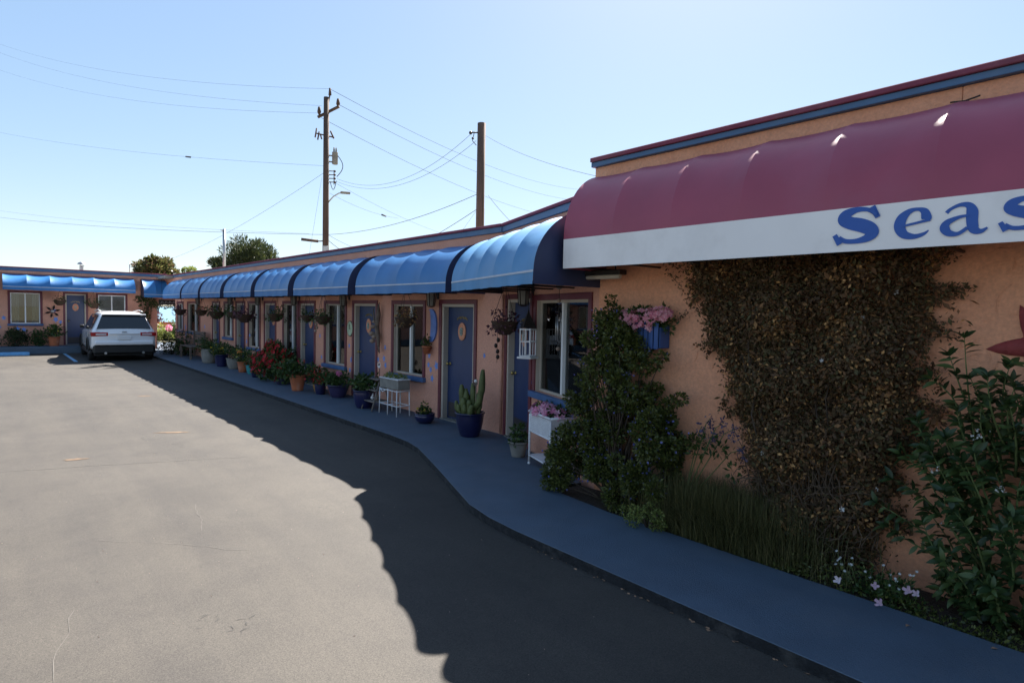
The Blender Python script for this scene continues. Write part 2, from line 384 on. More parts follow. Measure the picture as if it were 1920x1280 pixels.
# ------------------------------------------------------------------ mesh helpers
class MB:
    def __init__(s):
        s.v = []; s.f = []; s.mi = []; s.sm = []
    def add(s, vs, fs, mi=0, smooth=False):
        o = len(s.v)
        s.v += [tuple(p) for p in vs]
        for f in fs:
            s.f.append(tuple(i + o for i in f)); s.mi.append(mi); s.sm.append(smooth)
        return s
    def box(s, x0, x1, y0, y1, z0, z1, mi=0, M4=None):
        vs = [Vector((x, y, z)) for x in (x0, x1) for y in (y0, y1) for z in (z0, z1)]
        if M4 is not None: vs = [M4 @ p for p in vs]
        return s.add(vs, [(0, 1, 3, 2), (4, 6, 7, 5), (0, 4, 5, 1), (2, 3, 7, 6), (0, 2, 6, 4), (1, 5, 7, 3)], mi)
    def bev(s, x0, x1, y0, y1, z0, z1, b=.01, mi=0, M4=None):
        """box with chamfered edges"""
        vs = []
        X, Y, Z = (x0, x1), (y0, y1), (z0, z1)
        idx = {}
        for i in (0, 1):
            for j in (0, 1):
                for k in (0, 1):
                    c = [X[i], Y[j], Z[k]]
                    sg = [1 - 2 * i, 1 - 2 * j, 1 - 2 * k]
                    for a in range(3):
                        p = [c[q] + (sg[q] * b if q != a else 0) for q in range(3)]
                        idx[(i, j, k, a)] = len(vs)
                        vs.append(Vector(p))
        if M4 is not None: vs = [M4 @ p for p in vs]
        fs = []
        for a in range(3):
            for side in (0, 1):
                q = []
                for (u, v) in ((0, 0), (0, 1), (1, 1), (1, 0)):
                    t = [0, 0, 0]; t[a] = side; o = [x for x in range(3) if x != a]
                    t[o[0]] = u; t[o[1]] = v
                    q.append(idx[(t[0], t[1], t[2], a)])
                fs.append(tuple(q))
        for a in range(3):
            o = [x for x in range(3) if x != a]
            for u in (0, 1):
                for v in (0, 1):
                    t0 = [0, 0, 0]; t1 = [0, 0, 0]; t1[a] = 1
                    for t in (t0, t1): t[o[0]] = u; t[o[1]] = v
                    fs.append((idx[(*t0, o[0])], idx[(*t0, o[1])], idx[(*t1, o[1])], idx[(*t1, o[0])]))
        for i in (0, 1):
            for j in (0, 1):
                for k in (0, 1):
                    fs.append((idx[(i, j, k, 0)], idx[(i, j, k, 1)], idx[(i, j, k, 2)]))
        return s.add(vs, fs, mi)
    def tube(s, path, r, n=6, mi=0, cap=True, smooth=True):
        path = [Vector(p) for p in path]
        k = len(path)
        rs = r if isinstance(r, (list, tuple)) else [r] * k
        vs = []; ref = None
        for i, p in enumerate(path):
            t = (path[min(i + 1, k - 1)] - path[max(i - 1, 0)])
            if t.length < 1e-9: t = Vector((0, 0, 1))
            t.normalize()
            if ref is None:
                ref = t.orthogonal().normalized()
            ref = (ref - t * ref.dot(t))
            if ref.length < 1e-6: ref = t.orthogonal()
            ref.normalize()
            bn = t.cross(ref)
            for j in range(n):
                a = 2 * math.pi * j / n
                vs.append(p + (ref * math.cos(a) + bn * math.sin(a)) * rs[i])
        fs = [(i * n + j, i * n + (j + 1) % n, (i + 1) * n + (j + 1) % n, (i + 1) * n + j) for i in range(k - 1) for j in range(n)]
        s.add(vs, fs, mi, smooth)
        if cap:
            o = len(s.v) - len(vs)
            s.f.append(tuple(o + j for j in reversed(range(n)))); s.mi.append(mi); s.sm.append(False)
            s.f.append(tuple(o + (k - 1) * n + j for j in range(n))); s.mi.append(mi); s.sm.append(False)
        return s
    def lathe(s, prof, n=20, c=(0, 0, 0), mi=0, smooth=True, sx=1, sy=1):
        vs = [(c[0] + r * sx * math.cos(2 * math.pi * j / n), c[1] + r * sy * math.sin(2 * math.pi * j / n), c[2] + z) for r, z in prof for j in range(n)]
        k = len(prof)
        fs = [(i * n + j, i * n + (j + 1) % n, (i + 1) * n + (j + 1) % n, (i + 1) * n + j) for i in range(k - 1) for j in range(n)]
        return s.add(vs, fs, mi, smooth)
    def ball(s, c, r, n=10, m=6, mi=0, sz=1):
        prof = [(max(1e-4, r * math.sin(math.pi * i / m)), -r * sz * math.cos(math.pi * i / m)) for i in range(m + 1)]
        return s.lathe(prof, n, c, mi)
    def build(s, name, mats, parent=None, M4=None, stuff=False, label=None):
        me = bpy.data.meshes.new(name)
        me.from_pydata(s.v, [], s.f)
        if not isinstance(mats, (list, tuple)): mats = [mats]
        for m in mats: me.materials.append(m)
        if len(mats) > 1: me.polygons.foreach_set('material_index', s.mi)
        me.polygons.foreach_set('use_smooth', s.sm)
        import bmesh
        b = bmesh.new(); b.from_mesh(me); bmesh.ops.recalc_face_normals(b, faces=b.faces); b.to_mesh(me); b.free()
        return link(name, me, parent, M4, stuff, label)

def link(name, me, parent=None, M4=None, stuff=False, label=None):
    o = bpy.data.objects.new(name, me)
    col.objects.link(o)
    if parent is not None: o.parent = parent
    if M4 is not None: o.matrix_basis = M4
    if stuff: o['kind'] = 'stuff'
    if label: o['label'] = label
    return o

def tag(o, label=None, cat=None, group=None, kind=None):
    if label: o['label'] = label
    if cat: o['category'] = cat
    if group: o['group'] = group
    if kind: o['kind'] = kind
    return o

def thing(name, label, cat, loc=(0, 0, 0), rz=0, group=None):
    o = bpy.data.objects.new(name, None)
    o.empty_display_size = .2
    col.objects.link(o)
    o.location = loc
    o.rotation_euler = (0, 0, rz)
    return tag(o, label, cat, group)

def copy_tree(o, parent=None, loc=None, rz=None, label=None):
    c = o.copy(); col.objects.link(c)
    if parent is not None: c.parent = parent
    if loc is not None: c.location = loc
    if rz is not None: c.rotation_euler = (0, 0, rz)
    if label: c['label'] = label
    for ch in list(o.children): copy_tree(ch, c)
    return c

def leaves(name, P, size, m, parent=None, M4=None, stuff=True, aspect=.5, D=None, droop=0., shade=None, jitter=.35, fold=.15):
    """P (n,3) leaf positions; each leaf a folded diamond of 4 verts / 2 tris"""
    P = np.asarray(P, float); n = len(P)
    d = rng.normal(size=(n, 3)) if D is None else np.asarray(D, float) + rng.normal(size=(n, 3)) * jitter
    d[:, 2] -= droop
    d /= np.linalg.norm(d, axis=1)[:, None] + 1e-9
    q = rng.normal(size=(n, 3)); sd = np.cross(d, q); sd /= np.linalg.norm(sd, axis=1)[:, None] + 1e-9
    nn = np.cross(d, sd)
    L_ = size * rng.uniform(.6, 1.3, n)[:, None]
    W = L_ * aspect * .5
    a = P; c = P + d * L_
    mid = P + d * L_ * .45
    b1 = mid + sd * W + nn * W * fold; b2 = mid - sd * W + nn * W * fold
    V = np.stack([a, b1, c, b2], 1).reshape(-1, 3)
    me = bpy.data.meshes.new(name)
    idx = np.arange(n) * 4
    T = np.stack([idx, idx + 1, idx + 2, idx, idx + 2, idx + 3], 1).reshape(-1)
    me.vertices.add(4 * n); me.vertices.foreach_set('co', V.ravel())
    me.loops.add(6 * n); me.loops.foreach_set('vertex_index', T)
    me.polygons.add(2 * n); me.polygons.foreach_set('loop_start', np.arange(2 * n) * 3)
    me.polygons.foreach_set('loop_total', np.full(2 * n, 3))
    me.update(calc_edges=True)
    at = me.attributes.new('shade', 'FLOAT', 'POINT')
    sh = rng.random(n) if shade is None else np.asarray(shade)
    at.data.foreach_set('value', np.repeat(sh, 4))
    me.materials.append(m)
    return link(name, me, parent, M4, stuff)

def clumpy(n, centers, radii):
    """points in many ellipsoid clumps, denser to the outside"""
    centers = np.asarray(centers, float); radii = np.asarray(radii, float)
    if radii.ndim == 1: radii = np.repeat(radii[:, None], 3, 1)
    k = len(centers)
    wgt = radii.prod(1) ** (2 / 3); wgt /= wgt.sum()
    i = rng.choice(k, n, p=wgt)
    u = rng.normal(size=(n, 3)); u /= np.linalg.norm(u, axis=1)[:, None]
    r = rng.uniform(.25, 1, n) ** .6
    return centers[i] + u * r[:, None] * radii[i], u

def frame(o, rz):
    return Matrix.Translation(o) @ Matrix.Rotation(rz, 4, 'Z')

RZ_ROW = R(-90)
RZ_DIAG = math.atan2(-.945, -.33)
WALL_X = 5.85

# ------------------------------------------------------------------ the setting
def sheet(name, pts, z, m, kind='structure', label=None):
    mb = MB(); mb.add([(x, y, z) for x, y in pts], [tuple(range(len(pts)))])
    o = mb.build(name, m)
    return tag(o, label, kind=kind)

# ground reaching the shore, dropping down to the sea
mb = MB()
ys = [-400, -60, 0, 30, 42, 50, 58, 68, 80, 100, 9000]
zs = [-.03, -.03, -.03, -.03, -.03, -.6, -2.5, -5.5, -9, -14, -14.5]
xs = [-3000, -300, -60, 0, 20, 60, 300, 3000]
vs = [(x, y, z) for y, z in zip(ys, zs) for x in xs]
nx = len(xs)
mb.add(vs, [(j * nx + i, j * nx + i + 1, (j + 1) * nx + i + 1, (j + 1) * nx + i) for j in range(len(ys) - 1) for i in range(nx - 1)], smooth=True)
tag(mb.build('ground', M['ground']), kind='structure')
sheet('sea', [(-9000, 70), (9000, 70), (9000, 12000), (-9000, 12000)], -10.5, M['water'])
sheet('parking_lot', [(-30, -25), (5.6, -25), (5.6, 7.0), (5.6, 29.6), (9, 29.6), (9, 36), (5.4, 36), (5.4, 30.2), (-30, 30.2)], 0.0, M['asphalt'])

def prism(poly, z0, z1, bev=.004):
    mb = MB(); n = len(poly)
    cx = sum(p[0] for p in poly) / n; cy = sum(p[1] for p in poly) / n
    lo = [(x, y, z0) for x, y in poly]; mid = [(x, y, z1 - bev) for x, y in poly]
    top = [(x, y, z1) for x, y in poly]
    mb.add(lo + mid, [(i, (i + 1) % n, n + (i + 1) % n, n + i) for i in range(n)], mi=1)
    # chamfer toward the lot side only: shift top verts slightly in +x
    top = [(x + (bev if x < 4.49 else 0), y, z1) for x, y in poly]
    mb.add(mid + top, [(i, (i + 1) % n, n + (i + 1) % n, n + i) for i in range(n)])
    mb.add(top, [tuple(range(n))])
    return mb

walk_edge = [(4.48, 28.7), (4.50, 20), (4.49, 12), (4.47, 7.9), (4.43, 7.35), (4.34, 6.95), (4.18, 6.5), (3.95, 5.88), (3.62, 5.02), (3.46, 4.6), (3.38, 4.2), (3.35, 3.8), (3.34, 2), (3.36, 0), (3.36, -12)]
inner = [(4.36, -12), (4.36, 0), (4.35, 3.6), (4.42, 4.3), (4.62, 4.55), (4.88, 4.45), (5.87, 7.0), (5.87, 28.7)]
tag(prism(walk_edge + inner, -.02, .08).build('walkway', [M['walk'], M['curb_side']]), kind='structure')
# planting bed soil
bed = [(4.365, -12), (4.365, 3.6), (4.43, 4.28), (4.63, 4.53), (4.87, 4.43), (4.89, 4.0), (4.89, -12)]
mb = MB(); n = len(bed)
mb.add([(x, y, .055) for x, y in bed], [tuple(range(n))])
tag(mb.build('planting_bed', M['soil']), kind='structure')
# far walkway through the passage
sheet('passage_path', [(4.48, 28.7), (9.0, 28.7), (9.0, 36), (4.48, 36)], .03, M['walk'])
# raised porch of the wing
mb = MB(); mb.bev(-9, 4.45, 29.35, 30.34, -.02, .27, .015)
tag(mb.build('porch', M['walk']), kind='structure')
# bay line and asphalt marks
sheet('painted_line', [(2.02, 29.1), (2.12, 29.1), (2.14, 24.8), (2.03, 24.8)], .004, M['line_blue'])

def blob(name, cx, cy, rx, ry, rot, z, m, n=22, rough=.35):
    pts = []
    for i in range(n):
        a = 2 * math.pi * i / n; r = 1 + random.uniform(-rough, rough)
        x = rx * r * math.cos(a); y = ry * r * math.sin(a)
        pts.append((cx + x * math.cos(rot) - y * math.sin(rot), cy + x * math.sin(rot) + y * math.cos(rot)))
    return sheet(name, pts, z, m)
blob('sand_stain', 2.05, 10.3, .26, .05, -.5, .004, M['patch'])
blob('sand_stain', .74, 9.15, .13, .05, -.2, .004, M['patch'])
blob('sand_stain', 2.42, 14.8, .13, .05, -.4, .004, M['patch'])

# real cracks: thin dark wandering slivers
def crack(x, y, ang, ln):
    mb = MB(); pts = []; n = max(5, int(ln / .02)); a = ang
    for i in range(n):
        pts.append((x, y)); a += random.uniform(-1.1, 1.1) + (ang - a) * .5
        x += math.cos(a) * ln / n; y += math.sin(a) * ln / n
    vs = []
    for i, (px, py) in enumerate(pts):
        ww = .0014 * math.sin(math.pi * (i + .3) / (n)) + .0008
        vs += [(px - math.sin(ang) * ww, py + math.cos(ang) * ww, .003), (px + math.sin(ang) * ww, py - math.cos(ang) * ww, .003)]
    mb.add(vs, [(2 * i, 2 * i + 1, 2 * i + 3, 2 * i + 2) for i in range(n - 1)])
    return mb
ck = MB()
for x, y, a, l in [(.92, 3.98, -.3, .10), (1.0, 3.9, .3, .12), (1.05, 3.8, -.8, .08), (1.10, 3.86, .1, .10), (1.18, 3.80, .9, .10), (1.08, 3.66, .35, .12), (.96, 4.02, .1, .08), (1.02, 3.74, -.1, .07), (.9, 3.9, -1.0, .06), (1.14, 3.74, 1.3, .07), (1.45, 10.7, -1.3, .5), (1.6, 10.2, -1.1, .5), (1.5, 11.4, -.6, .4), (1.3, 9.9, .2, .3), (1.45, 9.1, -1.2, .35), (1.2, 12.3, .1, .4), (1.9, 9.5, -1.3, .5)]:
    c = crack(x, y, a, l); ck.add(c.v, c.f)
tag(ck.build('asphalt_cracks', M['tyre']), kind='stuff')

# ------------------------------------------------------------------ building helpers
def wall_panel(x0, x1, z0, z1, openings, thick=.16, top=None):
    """front face y=0 (outward is -y), openings list of (a,b,c,d)"""
    mb = MB()
    xs_ = sorted({x0, x1, *[o[0] for o in openings], *[o[1] for o in openings]})
    zs_ = sorted({z0, z1, *[o[2] for o in openings], *[o[3] for o in openings]})
    for i in range(len(xs_) - 1):
        for j in range(len(zs_) - 1):
            cx = (xs_[i] + xs_[i + 1]) / 2; cz = (zs_[j] + zs_[j + 1]) / 2
            if any(o[0] < cx < o[1] and o[2] < cz < o[3] for o in openings): continue
            for y in (0, thick):
                mb.add([(xs_[i], y, zs_[j]), (xs_[i + 1], y, zs_[j]), (xs_[i + 1], y, zs_[j + 1]), (xs_[i], y, zs_[j + 1])], [(0, 1, 2, 3)])
    def rim(a, b, c, d):
        for (p, q) in (((a, c), (b, c)), ((b, c), (b, d)), ((b, d), (a, d)), ((a, d), (a, c))):
            mb.add([(p[0], 0, p[1]), (q[0], 0, q[1]), (q[0], thick, q[1]), (p[0], thick, p[1])], [(0, 1, 2, 3)])
    rim(x0, x1, z0, z1)
    for o in openings: rim(*o)
    return mb

def add_window(bld, F, a, b, c, d, panes='v', blind=True, cream='cream', ratio=.5, sill=True, slats=.032, curtain=False, lbl=None):
    """opening a..b (local x), c..d (z). F: frame matrix relative to the building"""
    t = .075
    mb = MB()   # casing on the wall face
    mb.bev(a - t, b + t, -.022, .003, d, d + t, .004)
    mb.bev(a - t, a, -.022, .003, c, d, .004)
    mb.bev(b, b + t, -.022, .003, c, d, .004)
    wdw = mb.build('window', M['trim_burg'], bld, F, label=lbl)
    e = .034
    mb = MB()   # vinyl sash set in the reveal
    for (x0, x1, z0, z1) in ((a, b, d - e, d), (a, b, c, c + e), (a, a + e, c + e, d - e), (b - e, b, c + e, d - e)):
        mb.bev(x0, x1, .05, .11, z0, z1, .004)
    mb.box(a + .001, a + .012, .002, .05, c, d); mb.box(b - .012, b - .001, .002, .05, c, d); mb.box(a + .012, b - .012, .002, .05, d - .012, d - .001)
    mb.build('sash', M[cream], wdw)
    mid = a + (b - a) * ratio
    mb = MB(); mb.bev(mid - .022, mid + .022, .045, .105, c + e, d - e, .004); mb.build('meeting_stile', M['white'], wdw)
    for x0, x1, yy in ((a + e, mid - .022, .07), (mid + .022, b - e, .09)):
        g = MB(); g.box(x0, x1, yy, yy + .004, c + e, d - e); g.build('pane', M['glass'], wdw)
    if sill:
        mb = MB(); mb.bev(a - t - .02, b + t + .02, -.07, .045, c - .085, c - .002, .008); mb.build('sill', M['blueshill'], wdw)
    if blind:
        mb = MB(); z = c + .05
        while z < d - .05:
            mb.add([(a + .03, .125, z + slats * .40), (b - .03, .125, z + slats * .40), (b - .03, .150, z - slats * .34), (a + .03, .150, z - slats * .34)], [(0, 1, 2, 3)])
            z += slats
        mb.build('blind', M['blind'], wdw, stuff=True)
    if curtain:
        mb = MB(); n = 24
        for (x0, x1) in ((a, a + (b - a) * .3), (a + (b - a) * .72, b)):
            vs = []
            for i in range(n + 1):
                x = x0 + (x1 - x0) * i / n; y = .17 + .02 * math.sin(i * 1.3)
                vs += [(x, y, c), (x, y, d)]
            mb.add(vs, [(2 * i, 2 * i + 2, 2 * i + 3, 2 * i + 1) for i in range(n)], smooth=True)
        mb.build('curtain', M['curtain'], wdw)
    return wdw

def add_door(bld, F, a, b, c, d, hinge='r', plaque=True, lbl=None):
    """opening a..b, c..d; leaf set back in the reveal"""
    t = .07; e = .05; yb = .10
    mb = MB(); mb.bev(a + e, b - e, yb, yb + .045, c + .02, d - e, .004)
    dr = mb.build('door', M['door'], bld, F, label=lbl)
    mb = MB()
    mb.bev(a - t, b + t, -.022, .003, d, d + t, .004); mb.bev(a - t, a, -.022, .003, c, d, .004); mb.bev(b, b + t, -.022, .003, c, d, .004)
    mb.build('casing', M['trim_burg'], dr)
    mb = MB()
    mb.bev(a, a + e, .002, .15, c, d - e, .004); mb.bev(b - e, b, .002, .15, c, d - e, .004); mb.bev(a, b, .002, .15, d - e, d, .004)
    mb.build('jamb', M['cream'], dr)
    mb = MB(); mb.bev(a, b, -.03, .16, c - .02, c + .018, .005); mb.build('threshold', M['grey_pot'], dr)
    hx = a + e + .07
    mb = MB()
    P = [(.028, 0), (.028, .008), (.012, .012), (.012, .035), (.027, .045), (.029, .06), (.02, .072), (.001, .075)]
    n = 12
    vs = [(hx + r * math.cos(2 * math.pi * j / n), yb - h, c + .96 + r * math.sin(2 * math.pi * j / n)) for r, h in P for j in range(n)]
    mb.add(vs, [(i * n + j, i * n + (j + 1) % n, (i + 1) * n + (j + 1) % n, (i + 1) * n + j) for i in range(len(P) - 1) for j in range(n)], smooth=True)
    mb.build('handle', M['brass'], dr)
    mb = MB(); mb.bev(a + e + .04, b - e - .04, yb - .004, yb - .001, c + .05, c + .30, .001); mb.build('kick_plate', M['kick'], dr)
    if plaque:
        cx = (a + b) / 2; cz = c + 1.52
        mb = MB(); n = 28
        vs = [(cx + rx * math.cos(2 * math.pi * j / n), y, cz + rx * 1.42 * math.sin(2 * math.pi * j / n)) for rx, y in ((.105, yb - .002), (.105, yb - .015), (.095, yb - .02), (.001, yb - .02)) for j in range(n)]
        mb.add(vs, [(i * n + j, i * n + (j + 1) % n, (i + 1) * n + (j + 1) % n, (i + 1) * n + j) for i in range(3) for j in range(n)])
        mb.build('oval_plaque', M['plaque'], dr)
        mb = MB()
        for k in range(9):
            a_ = 2 * math.pi * k / 9
            mb.ball((cx + .03 * math.cos(a_), yb - .022, cz + .055 * math.sin(a_)), .018, 7, 4)
        mb.ball((cx, yb - .022, cz), .026, 8, 5)
        mb.build('plaque_relief', M['plaque_art'], dr)
        # illegible small brass room-name letters in an arc
        mb = MB()
        for k in range(7):
            u = (k - 3) / 3
            x = cx + u * .135; z = cz + .235 - .025 * u * u
            mb.box(x - .013, x - .006, yb - .008, yb - .001, z - .02, z + .02)
            mb.box(x - .006, x + .012, yb - .008, yb - .001, z + (.012 if k % 2 else -.02), z + (.02 if k % 2 else -.012))
            if k % 3: mb.box(x + .006, x + .012, yb - .008, yb - .001, z - .012, z + .012)
        mb.build('room_lettering', M['brass'], dr, stuff=True)
    return dr

def awning(bld, F, x0, x1, dep, zt, zv, zb, nrib, mats, lbl=None, pipe=True, sag=.03, ends=(True, True), val_mat=None, bulge=1.0, front=None):
    """barrel awning; F frame, local -y outward"""
    cov, end, pip = mats
    nt_, per = 18, 8
    f0, f1 = front or (x0, x1)
    def sx(u, dpt):      # position along the wall for a fraction u at relative depth 0..1
        a_ = x0 + (f0 - x0) * dpt; b_ = x1 + (f1 - x1) * dpt
        return a_ + (b_ - a_) * u
    nx_ = nrib * per
    mb = MB()
    for g in range(nrib):
        vs = []
        tgt = random.uniform(.8, 1.25)
        for q_ in range(per + 1):
            i = g * per + q_; x = x0 + (x1 - x0) * i / nx_
            q = q_ / per
            s_ = sag * tgt * (4 * q * (1 - q)) ** .8
            for j in range(nt_ + 1):
                t = math.pi / 2 * j / nt_
                k = math.sin(math.pi * j / nt_) ** .6 if 0 < j < nt_ else 0
                sy, cz = math.sin(t) ** bulge, math.cos(t)
                vs.append((sx(i / nx_, sy), -(dep * sy) + math.sin(t) * s_ * k, zv + (zt - zv) * cz - math.cos(t) * s_ * k))
        mb.add(vs, [(i * (nt_ + 1) + j, (i + 1) * (nt_ + 1) + j, (i + 1) * (nt_ + 1) + j + 1, i * (nt_ + 1) + j + 1) for i in range(per) for j in range(nt_)], smooth=True)
    aw = mb.build('awning', cov, bld, F, label=lbl)
    # valance
    mb = MB()
    vv = []
    for i in range(nx_ + 1):
        x = sx(i / nx_, 1)
        wv = .006 * math.sin(i * .9) + .004 * math.sin(i * 2.3)
        vv += [(x, -dep, zv), (x, -dep + (wv if pipe else wv * .3), zb + (wv * .6 if pipe else 0))]
    mb.add(vv, [(2 * i, 2 * i + 1, 2 * i + 3, 2 * i + 2) for i in range(nx_)], smooth=True)
    mb.build('valance', val_mat or cov, aw)
    if pipe:
        mb = MB(); mb.box(f0, f1, -dep - .006, -dep - .001, zv - .005, zv + .016); mb.build('piping', pip, aw)
    for k, x in enumerate((x0, x1)):
        if not ends[k]: continue
        pts = [(sx(k, math.sin(math.pi / 2 * j / nt_) ** bulge), -(dep * math.sin(math.pi / 2 * j / nt_) ** bulge), zv + (zt - zv) * math.cos(math.pi / 2 * j / nt_)) for j in range(nt_ + 1)]
        pts += [(sx(k, 1), -dep, zb), (x, 0, zb)]
        dx = .003 if k == 0 else -.003
        pts = [(p[0] + dx, p[1], p[2]) for p in pts]
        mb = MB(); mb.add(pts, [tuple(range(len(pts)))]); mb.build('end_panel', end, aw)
    # steel frame under the cover
    mb = MB()
    for i in range(nrib + 1):
        u_ = .01 + .98 * i / nrib
        path = [(sx(u_, math.sin(math.pi / 2 * j / 8) ** bulge), -((dep - .03) * math.sin(math.pi / 2 * j / 8) ** bulge), zv + (zt - zv - .04) * math.cos(math.pi / 2 * j / 8)) for j in range(9)]
        mb.tube(path, .011, 5)
        mb.tube([(sx(u_, 1), -dep + .03, zb + .02), (sx(u_, 0), -.01, zb + .02)], .011, 5)
    mb.tube([(f0 + .02, -dep + .02, zb + .02), (f1 - .02, -dep + .02, zb + .02)], .013, 5)
    mb.build('awning_frame', M['metal_dark'], aw)
    return aw

# ------------------------------------------------------------------ the motel row (with the angled bay)
row = thing('motel_building', 'long peach stucco motel row with blue doors and scalloped blue awnings', 'motel building', (8.0, 18.0, 0))
Wp = Matrix.Translation((-8.0, -18.0, 0))
FR = Wp @ frame((WALL_X, 0, 0), RZ_ROW)          # local x = -world Y
FD = Wp @ frame((WALL_X, 6.95, 0), RZ_DIAG)
Z0 = .08; ZT = 3.06
doors = [(7.72, 8.65), (11.0, 11.98), (14.08, 14.95), (16.72, 17.55), (19.40, 20.2), (22.1, 22.92)]
wins = [(9.23, 10.29, .74, 2.05), (12.40, 13.43, .68, 2.05), (15.15, 16.1, .55, 2.05), (18.0, 18.98, .75, 2.05), (20.6, 21.5, .95, 2.05), (24.7, 26.5, .95, 2.05), (27.3, 28.2, .95, 2.05)]
ops = [(-b, -a, .05, 2.06) for a, b in doors] + [(-w[1], -w[0], w[2], w[3]) for w in wins]
wall_panel(-28.7, -6.95, .0, ZT, ops).build('wall', M['stucco'], row, FR)
for i, (a, b) in enumerate(doors): add_door(row, FR, -b, -a, .08, 2.06)
for i, (a, b, c, d) in enumerate(wins):
    add_window(row, FR, -b, -a, c, d, blind=(i != 0 and i != 5), curtain=(i in (0, 5, 2)))
# angled bay
wall_panel(0.0, 2.87, .0, ZT, [(.08, .97, .05, 2.13), (1.16, 2.6, .90, 2.10)]).build('angled_wall', M['stucco'], row, FD)
add_door(row, FD, .08, .97, .08, 2.13)
add_window(row, FD, 1.16, 2.6, .90, 2.10, blind=True, ratio=.47, slats=.042)
# back, ends and roof so the rooms are closed and dark
mb = MB()
mb.box(11.4, 11.6, 4.35, 28.7, 0, ZT, M4=Wp)
mb.box(WALL_X + .17, 11.4, 28.55, 28.698, 0, ZT, M4=Wp)
mb.box(5.1, 11.4, 4.30, 4.42, 0, 3.0, M4=Wp)
mb.build('rear_wall', M['stucco'], row)
mb = MB()
pl = [(5.86, 7.0), (4.96, 4.4), (11.6, 4.4), (11.6, 28.7), (5.86, 28.7)]
mb.add([Wp @ Vector((x, y, z)) for z in (ZT - .08, ZT + .05) for x, y in pl], [(0, 1, 2, 3, 4), (5, 6, 7, 8, 9)] + [(i, (i + 1) % 5, 5 + (i + 1) % 5, 5 + i) for i in range(5)])
mb.build('roof', M['roof_tar'], row)
# fascia: peach board, blue band, burgundy cap following the bend
def fascia(bld, F, x0, x1, z_or=(2.97, 3.13), z_b=(3.13, 3.215), z_c=(3.215, 3.26), off=.05, name='stucco'):
    mb = MB(); mb.bev(x0, x1, -off, .02, z_or[0], z_or[1], .004); mb.build('fascia', M[name], bld, F)
    mb = MB(); mb.bev(x0, x1, -off - .022, .02, z_b[0] + .001, z_b[1], .004); mb.build('blue_fascia_band', M['band'], bld, F)
    mb = MB(); mb.bev(x0, x1, -off - .045, .3, z_c[0] + .001, z_c[1], .006); mb.build('roof_cap', M['cap'], bld, F)
# board joints
ys_ = [7.0, 11.4, 15.9, 20.3, 24.8, 30.2]
for a, b in zip(ys_[:-1], ys_[1:]): fascia(row, FR, -b + .002, -a - .002)
fascia(row, FD, -.03, 2.9)
# awnings of the row
rowA = [(7.46, 10.40, 4), (10.72, 13.46, 4), (13.80, 16.10, 4), (16.42, 18.85, 4), (19.22, 21.5, 4), (21.78, 24.06, 3), (24.3, 27.2, 3)]
M['piping'] = mat('pale_piping', (.42, .46, .54), .5, .1, 6)
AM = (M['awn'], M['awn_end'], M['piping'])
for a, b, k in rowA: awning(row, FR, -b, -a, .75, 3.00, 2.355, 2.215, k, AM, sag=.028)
awning(row, FD, -.10, 2.84, .92, 3.04, 2.335, 2.215, 5, (M['awn_pale'], M['awn_end'], M['piping']), sag=.04, front=(.25, 3.14), lbl='blue awning over the angled bay, sun glare put into a paler colour')
# blue stencilled motifs on the walls (flat print, a little proud)
def motif(name, F, parent, spots, m):
    mb = MB()
    for (x, z, s) in spots:
        n = 5; a0 = random.uniform(0, 6)
        pts = []
        for i in range(2 * n):
            r = s if i % 2 == 0 else s * .5
            a = a0 + math.pi * i / n
            pts.append((x + r * math.cos(a), -.003, z + r * 1.3 * math.sin(a)))
        mb.add(pts, [tuple(range(2 * n))])
    mb.build(name, m, parent, F, stuff=True)
sp = [(-12.2, 1.15, .05), (-11.98 + .0 - .12, .85, .06), (-12.16, .62, .05), (-12.2, .40, .05), (-10.62, 1.2, .05), (-10.66, .98, .06), (-10.9, .95, .05), (-10.6, .85, .06), (-9.03, 1.15, .05), (-8.98, .9, .05), (-8.93, .75, .06), (-8.8, .98, .07), (-7.45, 1.25, .04), (-9.05, .98, .05), (-13.75, 1.3, .05), (-13.65, .8, .05), (-13.95, 1.55, .05), (-15.02, 1.2, .07), (-15.02, .9, .07), (-18.9, 1.1, .06), (-19.2, .9, .07), (-24.0, 1.2, .08), (-24.2, .8, .08), (-26.9, 1.1, .1), (-26.85, .8, .1)]
motif('stencil_motifs', FR, row, sp, M['motif'])
motif('stencil_motifs', FD, row, [(1.06, 1.0, .035), (1.04, .85, .04)], M['motif'])
# utility box / drain pipe at the bend
mb = MB(); mb.tube([(-6.99, -.03, .1), (-6.99, -.03, 2.2)], .018, 6); mb.build('conduit', M['stucco'], row, FR)

# ------------------------------------------------------------------ the wing
wing = thing('motel_wing', 'low end wing across the lot with one long blue awning and raised porch', 'motel building', (0, 32.5, 0))
Ww = Matrix.Translation((0, -32.5, 0))
FW = Ww @ frame((0, 30.3, 0), 0)
wops = [(.50, 1.41, 1.13, 2.33), (2.21, 2.90, .26, 2.34), (3.32, 4.28, 1.13, 2.33), (-2.4, -1.4, 1.13, 2.33)]
wall_panel(-9, 5.46, 0, 3.1, wops).build('wall', M['stucco'], wing, FW)
add_window(wing, FW, .50, 1.41, 1.13, 2.33, blind=False, curtain=True, cream='white')
add_window(wing, FW, 3.32, 4.28, 1.13, 2.33, blind=True, cream='white')
add_window(wing, FW, -2.4, -1.4, 1.13, 2.33, blind=True, cream='white')
add_door(wing, FW, 2.21, 2.90, .28, 2.34)
mb = MB()
mb.box(-9, 5.46, 35.5, 35.7, 0, 3.1, M4=Ww); mb.box(-9.2, -9, 30.3, 35.7, 0, 3.1, M4=Ww); mb.box(5.30, 5.458, 30.47, 35.5, 0, 3.1, M4=Ww)
